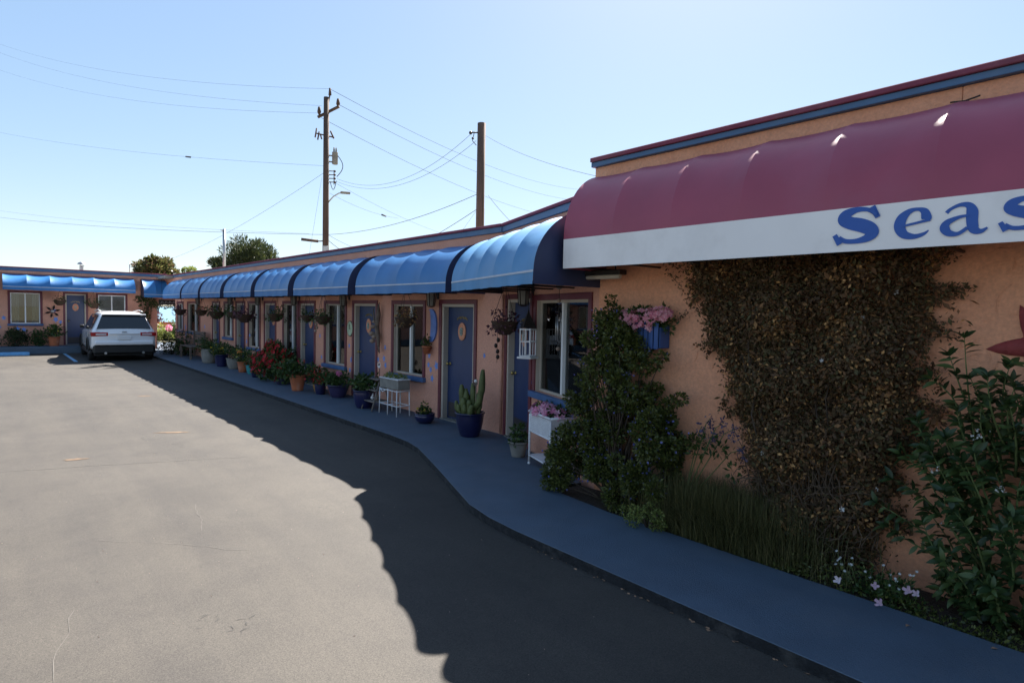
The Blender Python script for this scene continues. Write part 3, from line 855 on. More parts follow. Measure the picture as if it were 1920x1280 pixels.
mb.build('rear_wall', M['stucco'], wing)
mb = MB(); mb.box(-9.2, 5.46, 30.3, 35.7, 3.101, 3.2, M4=Ww); mb.build('roof', M['roof_tar'], wing)
fascia(wing, FW, -9.2, 5.85, z_or=(3.08, 3.18), z_b=(3.18, 3.29), z_c=(3.29, 3.33))
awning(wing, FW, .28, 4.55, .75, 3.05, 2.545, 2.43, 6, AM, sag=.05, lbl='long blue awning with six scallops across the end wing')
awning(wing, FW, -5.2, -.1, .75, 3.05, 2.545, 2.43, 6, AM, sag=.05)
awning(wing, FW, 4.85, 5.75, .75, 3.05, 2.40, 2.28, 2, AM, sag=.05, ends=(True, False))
mb = MB(); mb.bev(4.58, 4.82, -.06, .003, .3, 3.08, .01); mb.build('pilaster', M['stucco'], wing, FW)
motif('stencil_motifs', FW, wing, [(.3, 1.35, .08), (.15, 1.0, .09), (.7, .92, .1), (1.9, 1.3, .1), (1.85, 1.65, .08), (2.05, 1.2, .07), (.9, .9, .09)], M['motif'])
# covered passage between wing and row
pas = thing('passage_roof', 'peach header over the open passage to the sea garden', 'passage roof', (7, 29.5, 0))
Wq = Matrix.Translation((-7, -29.5, 0))
mb = MB(); mb.bev(5.47, 7.6, 30.3, 30.46, 2.0, 3.08, .01, M4=Wq); mb.build('header', M['stucco'], pas)
mb = MB(); mb.box(5.47, 11.6, 28.71, 30.6, 3.101, 3.2, M4=Wq); mb.build('roof', M['roof_tar'], pas)
mb = MB(); mb.bev(7.45, 7.6, 30.3, 30.46, 0, 2.0, .01, M4=Wq); mb.build('post', M['stucco'], pas)
sgn = thing('hanging_board', 'dark scroll-edged board hung in the passage opening under the roof', 'board', (5.72, 29.6, 1.98))
mb = MB(); mb.bev(-.32, .32, -.02, .02, 0, .22, .01); mb.build('board', M['metal_dark'], sgn)
mb = MB()
for s_ in (-.2, .2): mb.tube([(s_, 0, .22), (s_, 0, .40), (s_, 0, 1.1)], .006, 5)
mb.build('chain', M['metal_dark'], sgn)
mb = MB()
for k in range(4): mb.tube([(-.24 + k * .15, -.025, .06), (-.2 + k * .15, -.025, .15), (-.14 + k * .15, -.025, .08)], .01, 5)
mb.build('scrollwork', M['metal'], sgn)

# roof vent
v = thing('roof_vent', 'short capped metal vent pipe on the end wing roof', 'roof vent', (2.85, 31.2, 3.2))
mb = MB(); mb.lathe([(.075, 0), (.075, .36)], 12); mb.build('pipe', M['metal'], v)
mb = MB(); mb.lathe([(.15, .40), (.13, .46), (.02, .52), (.001, .52)], 12); mb.lathe([(.15, .40), (.001, .41)], 12)
for a in range(3):
    mb.tube([(.07 * math.cos(a * 2.1), .07 * math.sin(a * 2.1), .30), (.1 * math.cos(a * 2.1), .1 * math.sin(a * 2.1), .42)], .008, 4)
mb.build('cap', M['metal'], v)

# ------------------------------------------------------------------ the office in front
off = thing('office_building', 'taller orange stucco office with burgundy awning and white lettered valance', 'office building', (8.0, -2.0, 0))
Wo = Matrix.Translation((-8.0, 2.0, 0))
FO = Wo @ frame((4.9, 0, 0), RZ_ROW)
wall_panel(-4.28, 8, 0, 3.36, [(2.6, 3.6, .05, 2.1)]).build('wall', M['stucco_office'], off, FO)
add_door(off, FO, 2.6, 3.6, .08, 2.1)
mb = MB(); mb.box(4.9 + .17, 10.5, 4.12, 4.279, 0, 3.36, M4=Wo); mb.box(10.34, 10.5, -8, 4.1, 0, 3.36, M4=Wo); mb.box(5.07, 10.34, -8, -7.85, 0, 3.36, M4=Wo)
mb.build('rear_wall', M['stucco_office'], off)
mb = MB(); mb.box(4.9, 10.5, -8, 4.28, 3.361, 3.42, M4=Wo); mb.build('roof', M['roof_tar'], off)
for a, b in ((-4.34, -1.15), (-1.147, 3.0), (3.003, 8)):
    mb = MB(); mb.bev(a, b, -.045, .003, 3.25, 3.475, .004); mb.build('fascia', M['stucco_office'], off, FO)
fascia(off, FO, -4.36, 8, z_or=(3.401, 3.402), z_b=(3.475, 3.525), z_c=(3.525, 3.57), off=.07, name='stucco_office')
for ch in off.children:
    if ch.name.startswith('fascia') and abs(ch.bound_box[0][2] - 3.401) < .01:
        bpy.data.objects.remove(ch); break
fE = Wo @ frame((10.4, 4.28, 0), R(180))
mb = MB(); mb.bev(0, 5.4, -.08, .003, 3.475, 3.525, .004); mb.build('blue_fascia_band', M['band'], off, fE)
mb = MB(); mb.bev(0, 5.4, -.10, .003, 3.526, 3.57, .004); mb.build('roof_cap', M['cap'], off, fE)
BM = (M['awn_burg'], M['awn_burg'], M['white'])
oa = awning(off, FO, -4.20, 5.0, .64, 3.36, 2.66, 2.375, 15, BM, pipe=False, sag=.024, val_mat=M['awn_white'], lbl='burgundy barrel awning with white valance over the office front', bulge=.9)
# cable bracket at the fascia joint
mb = MB(); mb.tube([(-1.20, -.10, 3.37), (-1.12, -.10, 3.36), (-1.04, -.10, 3.375)], .006, 4); mb.tube([(-1.11, -.07, 3.24), (-1.11, -.07, 3.37)], .006, 4)
mb.build('cable_bracket', M['metal_dark'], off, FO)

# lettering: variable-width brush strokes
def stroke(mb, pts, ox, oz, sx, sz, y, n=8):
    P = np.array(pts, float); P2 = []
    k = len(P)
    for i in range(k - 1):
        p0, p1, p2, p3 = P[max(i - 1, 0)], P[i], P[i + 1], P[min(i + 2, k - 1)]
        for t in np.linspace(0, 1, n, endpoint=False):
            P2.append(.5 * ((2 * p1) + (-p0 + p2) * t + (2 * p0 - 5 * p1 + 4 * p2 - p3) * t * t + (-p0 + 3 * p1 - 3 * p2 + p3) * t ** 3))
    P2.append(P[-1]); P2 = np.array(P2)
    xy = np.stack([P2[:, 0] * sx, P2[:, 1] * sz], 1); wd = P2[:, 2] * (sx + sz) / 2 / 2 * 1.12
    T = np.gradient(xy, axis=0); T /= np.linalg.norm(T, axis=1)[:, None]
    N = np.stack([-T[:, 1], T[:, 0]], 1)
    A = xy + N * wd[:, None]; B = xy - N * wd[:, None]
    vs = []
    for i, (a, b) in enumerate(zip(A, B)): vs += [(ox + a[0], y - .00003 * i, oz + a[1]), (ox + b[0], y - .00003 * i, oz + b[1])]
    mb.add(vs, [(2 * i, 2 * i + 1, 2 * i + 3, 2 * i + 2) for i in range(len(A) - 1)])
S_ = [[(.86, .72, .07), (.80, .84, .09), (.66, .93, .09), (.46, .94, .13), (.27, .84, .21), (.22, .70, .25), (.36, .59, .27), (.56, .51, .29), (.74, .40, .28), (.80, .27, .25), (.70, .14, .17), (.50, .075, .11), (.28, .09, .10), (.14, .2, .09)],
      [(.90, .68, .10), (.78, .99, .12)], [(.05, .28, .10), (.17, .01, .13)], [(.88, .74, .05), (.78, .90, .10)]]
e_ = [[(.93, .2, .03), (.80, .08, .10), (.55, .015, .15), (.28, .12, .24), (.16, .40, .30), (.22, .70, .27), (.42, .92, .15), (.64, .96, .10), (.80, .86, .20), (.86, .66, .26), (.86, .58, .24)],
      [(.22, .40, .06), (.55, .47, .07), (.97, .56, .08)]]
a_ = [[(.12, .74, .10), (.22, .86, .08), (.42, .96, .10), (.60, .92, .16), (.68, .72, .25), (.69, .40, .25), (.74, .14, .22), (.88, .06, .12), (1.02, .16, .05)],
      [(.62, .60, .06), (.40, .56, .09), (.16, .42, .16), (.10, .24, .22), (.20, .07, .17), (.40, .03, .10), (.60, .20, .09)]]
for k, (gl, x, z, sx, sz) in enumerate([(S_, -.015, 2.422, .30, .232), (e_, .345, 2.44, .20, .172), (a_, .59, 2.435, .22, .178), (S_, .86, 2.435, .225, .182)]):
    mb = MB()
    for i, st in enumerate(gl): stroke(mb, st, -1.67 + x, z, sx, sz, -.64 - .003 - .004 * i)
    mb.build('letter', M['letter'], oa, stuff=False, label='blue serif letter %s' % ('S', 'e', 'a', 's')[k])

# trowel ridges in the office stucco
mb = MB()
for k in range(520):
    x = random.uniform(-4.1, 2.5); z = random.uniform(.15, 2.9); r = random.uniform(.05, .16); a0 = random.uniform(0, 6.3); sw = random.uniform(.7, 1.7)
    n = 7; vs = []
    for i in range(n + 1):
        a = a0 + sw * i / n; h = .009 * math.sin(math.pi * i / n)
        ca, sa = math.cos(a), math.sin(a)
        vs += [(x + (r - .007) * ca, -.0005, z + (r - .007) * sa), (x + r * ca, -.001 - h, z + r * sa), (x + (r + .003) * ca, -.0005, z + (r + .003) * sa)]
    mb.add(vs, [(3 * i + q, 3 * i + 1 + q, 3 * i + 4 + q, 3 * i + 3 + q) for i in range(n) for q in (0, 1)], smooth=True)
mb.build('trowel_ridges', M['stucco_office'], off, FO, stuff=True)

# tube light under the awning end
t = thing('tube_light', 'tan fluorescent tube fixture tucked under the burgundy awning end', 'light fixture', (4.72, 4.12, 2.30), RZ_ROW)
mb = MB(); mb.bev(-.32, .3, -.06, .06, .03, .08, .006); mb.build('housing', M['metal_dark'], t)
mb = MB(); mb.tube([(-.3, -.02, .012), (.28, -.02, .012)], .024, 8); mb.build('tube', M['fixture'], t)
mb = MB(); mb.tube([(-.2, 0, .08), (-.2, 0, .3)], .008, 5); mb.tube([(.2, 0, .08), (.2, 0, .3)], .008, 5); mb.build('bracket', M['metal_dark'], t)

# ------------------------------------------------------------------ wall objects
def wall_loc(Y, z, out=0.0): return (WALL_X - out, Y, z)
def diag_loc(s, z, out=0.0):
    return (WALL_X - .33 * s - .945 * out, 6.95 - .945 * s + .33 * out, z)

def lantern(loc, rz, label):
    t = thing('wall_lantern', label, 'lantern', loc, rz, 'wall lanterns between the rooms')
    mb = MB()
    mb.bev(-.04, .04, -.012, .0, .02, .22, .004); mb.tube([(0, -.01, .19), (0, -.08, .235), (0, -.14, .20)], .009, 6)
    mb.build('bracket', M['metal_dark'], t)
    mb = MB(); mb.lathe([(.11, .13), (.10, .145), (.04, .19), (.03, .21), (.001, .225)], 6, (0, -.14, 0), smooth=False); mb.lathe([(.11, .13), (.001, .131)], 6, (0, -.14, 0), smooth=False)
    mb.build('roof', M['metal_dark'], t)
    mb = MB()
    for a in range(6):
        an = math.pi / 3 * a
        mb.tube([(.085 * math.cos(an), -.14 + .085 * math.sin(an), .13), (.065 * math.cos(an), -.14 + .065 * math.sin(an), -.1)], .006, 4)
    mb.lathe([(.001, -.125), (.04, -.12), (.07, -.1), (.001, -.099)], 6, (0, -.14, 0), smooth=False)
    mb.build('cage', M['metal_dark'], t)
    mb = MB(); mb.lathe([(.058, -.095), (.076, .125)], 6, (0, -.14, 0), smooth=False); mb.build('glass', M['grey_pot'], t)
    return t
l0 = lantern(diag_loc(1.02, 2.14, .0), RZ_DIAG, 'dark lantern hanging beside the angled bay door under the nearest blue awning')
for Y, lb in [(8.78, 'dark lantern between the crescent moon window and the door'), (12.22, 'dark lantern above the green oval clock'), (15.03, 'dark lantern right of the third door from the bay, half hidden'), (17.75, 'small dark lantern above the red geranium bush'), (20.4, 'dark lantern far along the row by the fifth awning'), (24.4, 'farthest dark lantern above the low wooden bench')]:
    copy_tree(l0, None, wall_loc(Y, 2.12), RZ_ROW, lb)

# hanging baskets
def basket(loc, label, w=.19, fol='pot', n=220, flowers=None, trail=.12, htop=.55, droop=.3):
    t = thing('hanging_basket', label, 'hanging basket', loc, random.uniform(0, 6), 'hanging flower baskets')
    mb = MB(); mb.lathe([(.001, -w * .95), (w * .4, -w * .9), (w * .8, -w * .5), (w, 0), (w * 1.04, .01), (w * .98, .015), (w * .9, -.01), (.001, -.02)], 14); mb.build('basket', M['coir'], t)
    mb = MB()
    for a in range(3):
        an = a * 2.094
        mb.tube([(w * math.cos(an), w * math.sin(an), 0), (0, 0, htop)], .004, 4)
    mb.tube([(0, 0, htop), (.0, .015, htop + .03), (0, 0, htop + .06)], .005, 4)
    mb.build('chain', M['metal_dark'], t)
    cs = [(random.gauss(0, w * .5), random.gauss(0, w * .5), random.uniform(0, w * .7)) for _ in range(9)] + [(w * math.cos(a), w * math.sin(a), -trail * random.uniform(.1, 1)) for a in np.linspace(0, 6, 7)]
    P, U = clumpy(n, cs, [w * random.uniform(.25, .45) for _ in cs])
    leaves('foliage', P, w * .28, L[fol], t, aspect=.6, D=U, droop=droop)
    if flowers:
        P, U = clumpy(n // 4, cs[:9], [w * .5 for _ in cs[:9]])
        leaves('blossoms', P, w * .18, L[flowers], t, aspect=.9, D=U)
    return t
basket((5.35, 6.37, 1.80), 'hanging basket of dark plum succulents beside the angled bay door', .19, 'purplef', 260, None)
basket((5.35, 9.02, 1.80), 'hanging basket of bare stems in front of the nearest row window', .18, 'vine', 260)
basket((5.38, 12.50, 1.76), 'bushy green hanging basket beside the tall blind-filled window', .18, 'pot', 300)
basket((5.42, 13.45, 1.77), 'small green hanging basket right of the shell chime door', .15, 'pot', 240)
basket((5.35, 15.28, 1.78), 'green hanging basket above the red geranium bush', .20, 'pot', 280)
basket((5.35, 17.75, 1.72), 'hanging basket of trailing plum foliage before the fourth awning', .23, 'purplef', 260)
basket((5.35, 18.7, 1.78), 'dark green hanging basket just beyond the trailing plum one', .2, 'pot', 220)
basket((5.45, 20.9, 1.76), 'wide green hanging basket near the fifth awning edge', .24, 'pot', 240)
basket((5.40, 22.6, 1.80), 'hanging basket with a terracotta tinge under the far awnings', .2, 'vine', 200, 'red')
basket((5.30, 25.2, 1.80), 'farthest hanging basket of plum leaves near the passage', .22, 'purplef', 220)
basket((3.10, 29.75, 1.98), 'green hanging basket between the wing door and its window', .22, 'pot', 220, None, .05, .45)
basket((2.0, 29.8, 2.05), 'dark hanging basket left of the wing door', .2, 'pot', 160, None, .05, .4)

# crescent moon
def ring_prism(mb, outer, inner_, y0, y1):
    n = len(outer)
    vs = [(x, y, z) for y in (y0, y1) for (x, z) in outer] + [(x, y, z) for y in (y0, y1) for (x, z) in inner_]
    fs = []
    for i in range(n - 1):
        fs += [(i, i + 1, 2 * n + i + 1, 2 * n + i), (n + i, 3 * n + i, 3 * n + i + 1, n + i + 1), (i, n + i, n + i + 1, i + 1), (2 * n + i, 2 * n + i + 1, 3 * n + i + 1, 3 * n + i)]
    mb.add(vs, fs)
mb = MB(); n = 24
outer = []; inn = []
for i in range(n + 1):
    a = -1.95 + 3.9 * i / n
    outer.append((.17 * math.cos(a), .29 * math.sin(a)))
    k = math.cos(a / 1.95 * math.pi / 2)
    inn.append((.17 * math.cos(a) - .17 * k, .29 * math.sin(a) * (1 - .06 * k)))
ring_prism(mb, outer, inn, -.03, 0)
o = mb.build('moon_ornament', M['moon'], None, frame(wall_loc(8.95, 1.68, .004), RZ_ROW))
tag(o, 'light blue crescent moon ornament on the wall beside the nearest row door', 'wall ornament')
# small wall pot under the moon
t = thing('wall_pot', 'small terracotta wall pot of greenery hung below the crescent moon', 'wall pot', wall_loc(8.98, 1.18, .09), 0)
mb = MB(); mb.lathe([(.001, 0), (.05, 0), (.075, .11), (.085, .115), (.085, .14), (.07, .14), (.06, .12), (.001, .11)], 14); mb.build('pot', M['terra'], t)
P, U = clumpy(160, [(0, 0, .18), (.04, 0, .22), (-.04, 0, .2), (0, 0, .28)], [.06, .05, .05, .05]); leaves('foliage', P, .05, L['pot'], t, D=U)
mb = MB(); mb.lathe([(.086, .10), (.09, .104), (.086, .108)], 12); mb.tube([(.08, 0, .1), (.095, 0, .14)], .004, 4); mb.build('hanger', M['metal_dark'], t)

# green oval clock
t = thing('wall_clock', 'pale green oval clock on the wall left of the second door', 'clock', wall_loc(12.13, 1.52, .0), RZ_ROW)
def disc(mb, rx, rz, y0, y1, n=24, cx=0, cz=0):
    vs = [(cx + rx * q * math.cos(2 * math.pi * j / n), y, cz + rz * q * math.sin(2 * math.pi * j / n)) for q, y in ((1, y0), (1, y1), (.9, y1 - .004), (.001, y1 - .004)) for j in range(n)]
    mb.add(vs, [(i * n + j, i * n + (j + 1) % n, (i + 1) * n + (j + 1) % n, (i + 1) * n + j) for i in range(3) for j in range(n)])
mb = MB(); disc(mb, .125, .155, 0, -.03); mb.build('face', M['clock'], t)
mb = MB()
pts = [(.13 * math.cos(a), -.02, .16 * math.sin(a)) for a in np.linspace(0, 2 * math.pi, 25)]
mb.tube(pts, .012, 6, cap=False); mb.build('rim', M['drift'], t)
mb = MB(); mb.box(-.004, .004, -.042, -.036, -.01, .1); mb.box(-.004, .06, -.047, -.043, -.004, .004); mb.build('hands', M['metal_dark'], t)

# driftwood piece
t = thing('driftwood_sculpture', 'tall twisted driftwood piece with shells on the wall between door and window', 'wall ornament', wall_loc(10.80, 1.1, .03), RZ_ROW)
mb = MB()
mb.tube([(.05, -.04, 0), (.07, -.06, .25), (.02, -.07, .5), (.06, -.06, .75), (.04, -.05, .95)], [.012, .04, .05, .045, .015], 7)
mb.tube([(.05, -.06, .5), (-.05, -.09, .62), (-.11, -.08, .86)], [.03, .022, .008], 6)
mb.tube([(.06, -.06, .3), (-.06, -.1, .38), (-.14, -.08, .36)], [.03, .025, .01], 6)
mb.tube([(.04, -.06, .72), (.1, -.08, .86), (.09, -.06, .98)], [.02, .015, .006], 6)
mb.tube([(.05, -.05, .12), (.12, -.07, .05), (.1, -.05, -.02)], [.02, .015, .006], 6)
mb.build('branch', M['drift'], t)
for x, z, r in ((-.08, .5, .05), (-.12, .36, .06), (-.02, .3, .05), (-.09, .22, .055), (-.03, .6, .035)):
    mb = MB(); mb.ball((x, -.11, z), r, 9, 6, sz=.8); mb.tube([(x - r, -.13, z), (x, -.13 - r * .8, z), (x + r, -.13, z)], .006, 4); mb.build('shell', M['tan'], t)

# shell chime left of the third door
def chime(loc, label, n=7, ln=.5, m='tan'):
    t = thing('wind_chime', label, 'wind chime', loc, 0)
    mb = MB(); mb.tube([(0, 0, 0), (0, 0, ln + .15)], .003, 4); mb.build('cord', M['metal_dark'], t)
    for k in range(n):
        z = ln * (1 - k / n); a = k * 2.2
        mb = MB(); mb.ball((.02 * math.cos(a), .02 * math.sin(a), z), .028, 7, 5, sz=1.3); mb.build('bead', M[m], t)
    return t
chime((5.38, 12.85, 1.38), 'string of tan shells hanging below the bushy green basket', 5, .35)
mbp = thing('wind_chime', 'metal ball and tube chime hanging before the angled bay window', 'wind chime', (5.02, 5.0, 1.52))
mb = MB(); mb.tube([(0, 0, 0), (0, 0, .82)], .0035, 4); mb.build('cord', M['metal_dark'], mbp)
mb = MB(); mb.ball((0, 0, .74), .042, 12, 8, sz=1.15); mb.build('ball', M['grey_pot'], mbp)
mb = MB(); mb.ball((0, 0, .56), .022, 10, 6, sz=1.3); mb.ball((0, 0, .0), .025, 9, 6); mb.build('bead', M['tan'], mbp)
for a in range(5):
    mb = MB(); mb.tube([(.03 * math.cos(a * 1.256), .03 * math.sin(a * 1.256), .42 - .02 * a), (.03 * math.cos(a * 1.256), .03 * math.sin(a * 1.256), .12 - .01 * a)], .006, 6); mb.build('pipe', M['metal'], mbp)
mb = MB(); mb.lathe([(.001, .43), (.04, .43), (.04, .44), (.001, .44)], 10); mb.build('disc', M['metal_dark'], mbp)

# dark wind chime / bell by the bend
chime((5.72, 6.98, 1.18), 'rusty chain of small bells on the corner below the plum basket', 4, .34, 'metal_dark')

# white bird cage lantern
t = thing('bird_cage', 'white wire cage lantern with pointed dark roof hanging by the bay door', 'lantern', (5.36, 5.90, 1.33), .3)
mb = MB()
for x in (-.075, .075):
    for y in (-.075, .075): mb.bev(x - .008, x + .008, y - .008, y + .008, .03, .40, .002)
for x in (0,):
    for y in (-.078, .078): mb.box(x - .004, x + .004, y - .004, y + .004, .03, .40)
for y in (0,):
    for x in (-.078, .078): mb.box(x - .004, x + .004, y - .004, y + .004, .03, .40)
for z in (.03, .22, .38): 
    for s_ in (-.078, .078): mb.box(-.08, .08, s_ - .005, s_ + .005, z, z + .014); mb.box(s_ - .005, s_ + .005, -.08, .08, z, z + .014)
mb.build('cage', M['white_paint'], t)
mb = MB(); mb.bev(-.105, .105, -.105, .105, 0, .028, .004); mb.build('base', M['white_paint'], t)
mb = MB(); mb.lathe([(.13, .405), (.06, .52), (.02, .60), (.001, .66)], 4, smooth=False); mb.lathe([(.13, .405), (.001, .406)], 4, smooth=False); mb.build('roof', M['metal_dark'], t)
mb = MB(); mb.tube([(0, 0, .65), (0, 0, .97)], .004, 4); mb.build('chain', M['metal_dark'], t)

# blue picket planter with pink blossom on the office wall
t = thing('wall_planter', 'blue picket wall planter overflowing with pink blossom on the orange wall', 'planter', (4.88, 3.58, 1.62), RZ_ROW)
mb = MB(); mb.box(-.21, .21, -.16, -.0, .005, .012); mb.box(-.21, .21, -.012, 0, .01, .22); mb.box(-.21, -.20, -.15, -.012, .01, .2); mb.box(.20, .21, -.15, -.012, .01, .2); mb.build('box', M['blue_slat'], t)
for k in range(7):
    x = -.205 + k * .0595
    mb = MB(); h = .25 + random.uniform(-.01, .01); mb.bev(x, x + .05, -.175 + random.uniform(-.002, .002), -.16, -.005, h, .005); mb.build('picket', M['blue_slat'], t)
cs = [(random.uniform(-.25, .25), random.uniform(-.2, -.02), .27 + random.uniform(-.04, .12)) for _ in range(26)] + [(-.28, -.15, .22), (.28, -.12, .24), (-.1, -.2, .2), (-.02, -.2, .18), (-.33, -.1, .28), (-.22, -.18, .18)]
P, U = clumpy(900, cs, [random.uniform(.04, .08) for _ in cs]); leaves('foliage', P - [0, 0, .02], .045, L['pot'], t, D=U)

def flower_mesh(name, m, r=.02, n=5, cup=.35, center=None):
    mb = MB(); vs = [(0, 0, 0)]
    for k in range(n):
        a = 2 * math.pi * k / n; d = math.pi / n * .95
        vs += [(r * .55 * math.cos(a - d), r * .55 * math.sin(a - d), r * cup * .4), (r * .98 * math.cos(a - d * .45), r * .98 * math.sin(a - d * .45), r * cup), (r * 1.05 * math.cos(a), r * 1.05 * math.sin(a), r * cup * .8), (r * .98 * math.cos(a + d * .45), r * .98 * math.sin(a + d * .45), r * cup), (r * .55 * math.cos(a + d), r * .55 * math.sin(a + d), r * cup * .4)]
    mb.add(vs, [(0, 1 + 5 * k, 2 + 5 * k, 3 + 5 * k, 4 + 5 * k, 5 + 5 * k) for k in range(n)])
    me = bpy.data.meshes.new(name); me.from_pydata(mb.v, [], mb.f)
    at = me.attributes.new('shade', 'FLOAT', 'POINT')
    s0 = random.random()
    at.data.foreach_set('value', [min(1, max(0, s0 + random.uniform(-.3, .3))) for _ in mb.v])
    me.materials.append(m)
    return me
def blossoms(parent, name, pts, dirs, meshes, smin=.8, smax=1.25):
    for p, d in zip(pts, dirs):
        o = bpy.data.objects.new(name, random.choice(meshes)); col.objects.link(o); o.parent = parent
        q = Vector(d).to_track_quat('Z', 'Y')
        s = random.uniform(smin, smax)
        o.matrix_basis = Matrix.Translation(Vector(p)) @ q.to_matrix().to_4x4() @ Matrix.Rotation(random.uniform(0, 6), 4, 'Z') @ Matrix.Scale(s, 4)
def surf(n, c, r, face=(0, -1, .5), k=1.0):
    """points on the outside of an ellipsoid facing a direction"""
    out = []; dr = []
    f = Vector(face).normalized()
    while len(out) < n:
        u = Vector((random.gauss(0, 1), random.gauss(0, 1), random.gauss(0, 1))).normalized()
        if u.dot(f) < -.15: continue
        out.append((c[0] + u.x * r[0] * k, c[1] + u.y * r[1] * k, c[2] + u.z * r[2] * k)); dr.append(u + f * .5)
    return out, dr
pinks = [flower_mesh('pink_blossom', L['pink'], .024) for _ in range(5)]
p1, d1 = [], []
for c, r, n_ in [((0, -.13, .29), (.22, .11, .08), 90), ((-.18, -.14, .27), (.14, .09, .09), 55), ((.18, -.12, .32), (.12, .09, .07), 45), ((-.02, -.18, .22), (.16, .05, .08), 30), ((-.3, -.12, .27), (.06, .06, .07), 16)]:
    a, b = surf(n_, c, r); p1 += a; d1 += b
blossoms(t, 'blossom', p1, d1, pinks)

# red starfish on the office wall
t = thing('starfish', 'large dark red starfish ornament on the orange wall above the glossy shrub', 'wall ornament', (4.895, .68, 1.79), RZ_ROW)
mb = MB(); n = 10; c_ = (0, -.05, 0)
vs = [c_]
for i in range(50):
    a = 2 * math.pi * i / 50 + .75
    q = abs(((i / 10) % 1) - .5) * 2
    r = .10 + .17 * q ** 1.7; r *= .92
    vs.append((r * math.cos(a), -.015 - .012 * (1 - q), r * math.sin(a)))
for i in range(50):
    a = 2 * math.pi * i / 50 + .75
    q = abs(((i / 10) % 1) - .5) * 2
    r = .105 + .175 * q ** 1.7
    vs.append((r * math.cos(a), 0, r * math.sin(a)))
fs = [(0, 1 + i, 1 + (i + 1) % 50) for i in range(50)] + [(1 + i, 51 + i, 51 + (i + 1) % 50, 1 + (i + 1) % 50) for i in range(50)]
mb.add(vs, fs, smooth=True); mb.build('body', M['star'], t)
mb = MB()
for k in range(5):
    a = .75 + 2 * math.pi * k / 5
    for j in range(9): mb.ball((.02 * j * math.cos(a) + .01, -.052 + .004 * j, .02 * j * math.sin(a)), .006, 5, 3)
mb.build('studs', M['star'], t, stuff=True)

# ------------------------------------------------------------------ pots along the walk
def lathe_pot(r0, r1, h, rim=.015, belly=0):
    mb = MB(); pr = [(.001, 0), (r0 * .95, 0), (r0, .01)]
    for i in range(1, 8):
        u = i / 8; pr.append((r0 + (r1 - r0) * u + belly * math.sin(math.pi * u), h * u))
    pr += [(r1, h - rim * 1.5), (r1 + rim, h - rim), (r1 + rim, h), (r1 - .01, h), (r1 - .02, h - .03), (.001, h - .035)]
    mb.lathe(pr, 24); return mb
def potted(name, label, cat, x, y, pot, potmat, centers, radii, n=300, lf='pot', size=.06, flower=None, nf=0, fsize=.03, group=None, aspect=.55, droop=0, z=.08):
    t = thing(name, label, cat, (x, y, z), random.uniform(0, 6), group or 'potted plants along the motel walk')
    h = pot[2]
    lathe_pot(*pot).build('pot', M[potmat], t)
    mb = MB(); mb.lathe([(.001, h - .028), (pot[1] - .015, h - .028)], 16); mb.build('soil', M['soil'], t)
    P, U = clumpy(n, centers, radii); leaves('foliage', P, size, L[lf], t, aspect=aspect, D=U, droop=droop)
    mb = MB()
    for c in centers[:6]: mb.tube([(0, 0, h - .03), (c[0] * .4, c[1] * .4, (h + c[2]) / 2), c], [.008, .006, .003], 5)
    mb.build('stem', M['green_stem'], t)
    if flower:
        P, U = clumpy(nf, centers, [r * 1.1 for r in radii]); leaves('blossoms', P, fsize, L[flower], t, aspect=.9, D=U)
    return t
def cl(k, w, h0, h1):
    return [(random.gauss(0, w * .5), random.gauss(0, w * .5), random.uniform(h0, h1)) for _ in range(k)]

# tall cobalt pot with columnar cactus
t = thing('potted_cactus', 'tall cobalt pot of columnar cacti beside the nearest row door', 'potted cactus', (5.38, 7.18, .08), -.4)
lathe_pot(.14, .21, .36, .018, .02).build('pot', M['cobalt'], t)
mb = MB(); mb.lathe([(.001, .325), (.19, .325)], 16); mb.build('soil', M['soil'], t)
def cactus_arm(path, r):
    path = [Vector(p) for p in path]; mb = MB()
    # ribbed column
    P = []
    for i in range(len(path) - 1):
        for q in range(6): P.append(path[i].lerp(path[i + 1], q / 6))
    P.append(path[-1]); k = len(P); n = 20; vs = []
    ref = Vector((1, 0, 0))
    for i, p in enumerate(P):
        t_ = (P[min(i + 1, k - 1)] - P[max(i - 1, 0)]).normalized()
        rr = r * (.75 + .25 * min(1, i / 3)) * (1 - max(0, (i - k + 5) / 5) ** 2 * .85) * (1 + .05 * math.sin(i * 1.1))
        rf = (ref - t_ * ref.dot(t_)).normalized(); bn = t_.cross(rf)
        for j in range(n):
            a = 2 * math.pi * j / n; q = rr * (1 if j % 2 else .82)
            vs.append(p + (rf * math.cos(a) + bn * math.sin(a)) * q)
    mb.add(vs, [(i * n + j, i * n + (j + 1) % n, (i + 1) * n + (j + 1) % n, (i + 1) * n + j) for i in range(k - 1) for j in range(n)], smooth=True)
    mb.add(vs[-n:], [tuple(range(n))])
    return mb
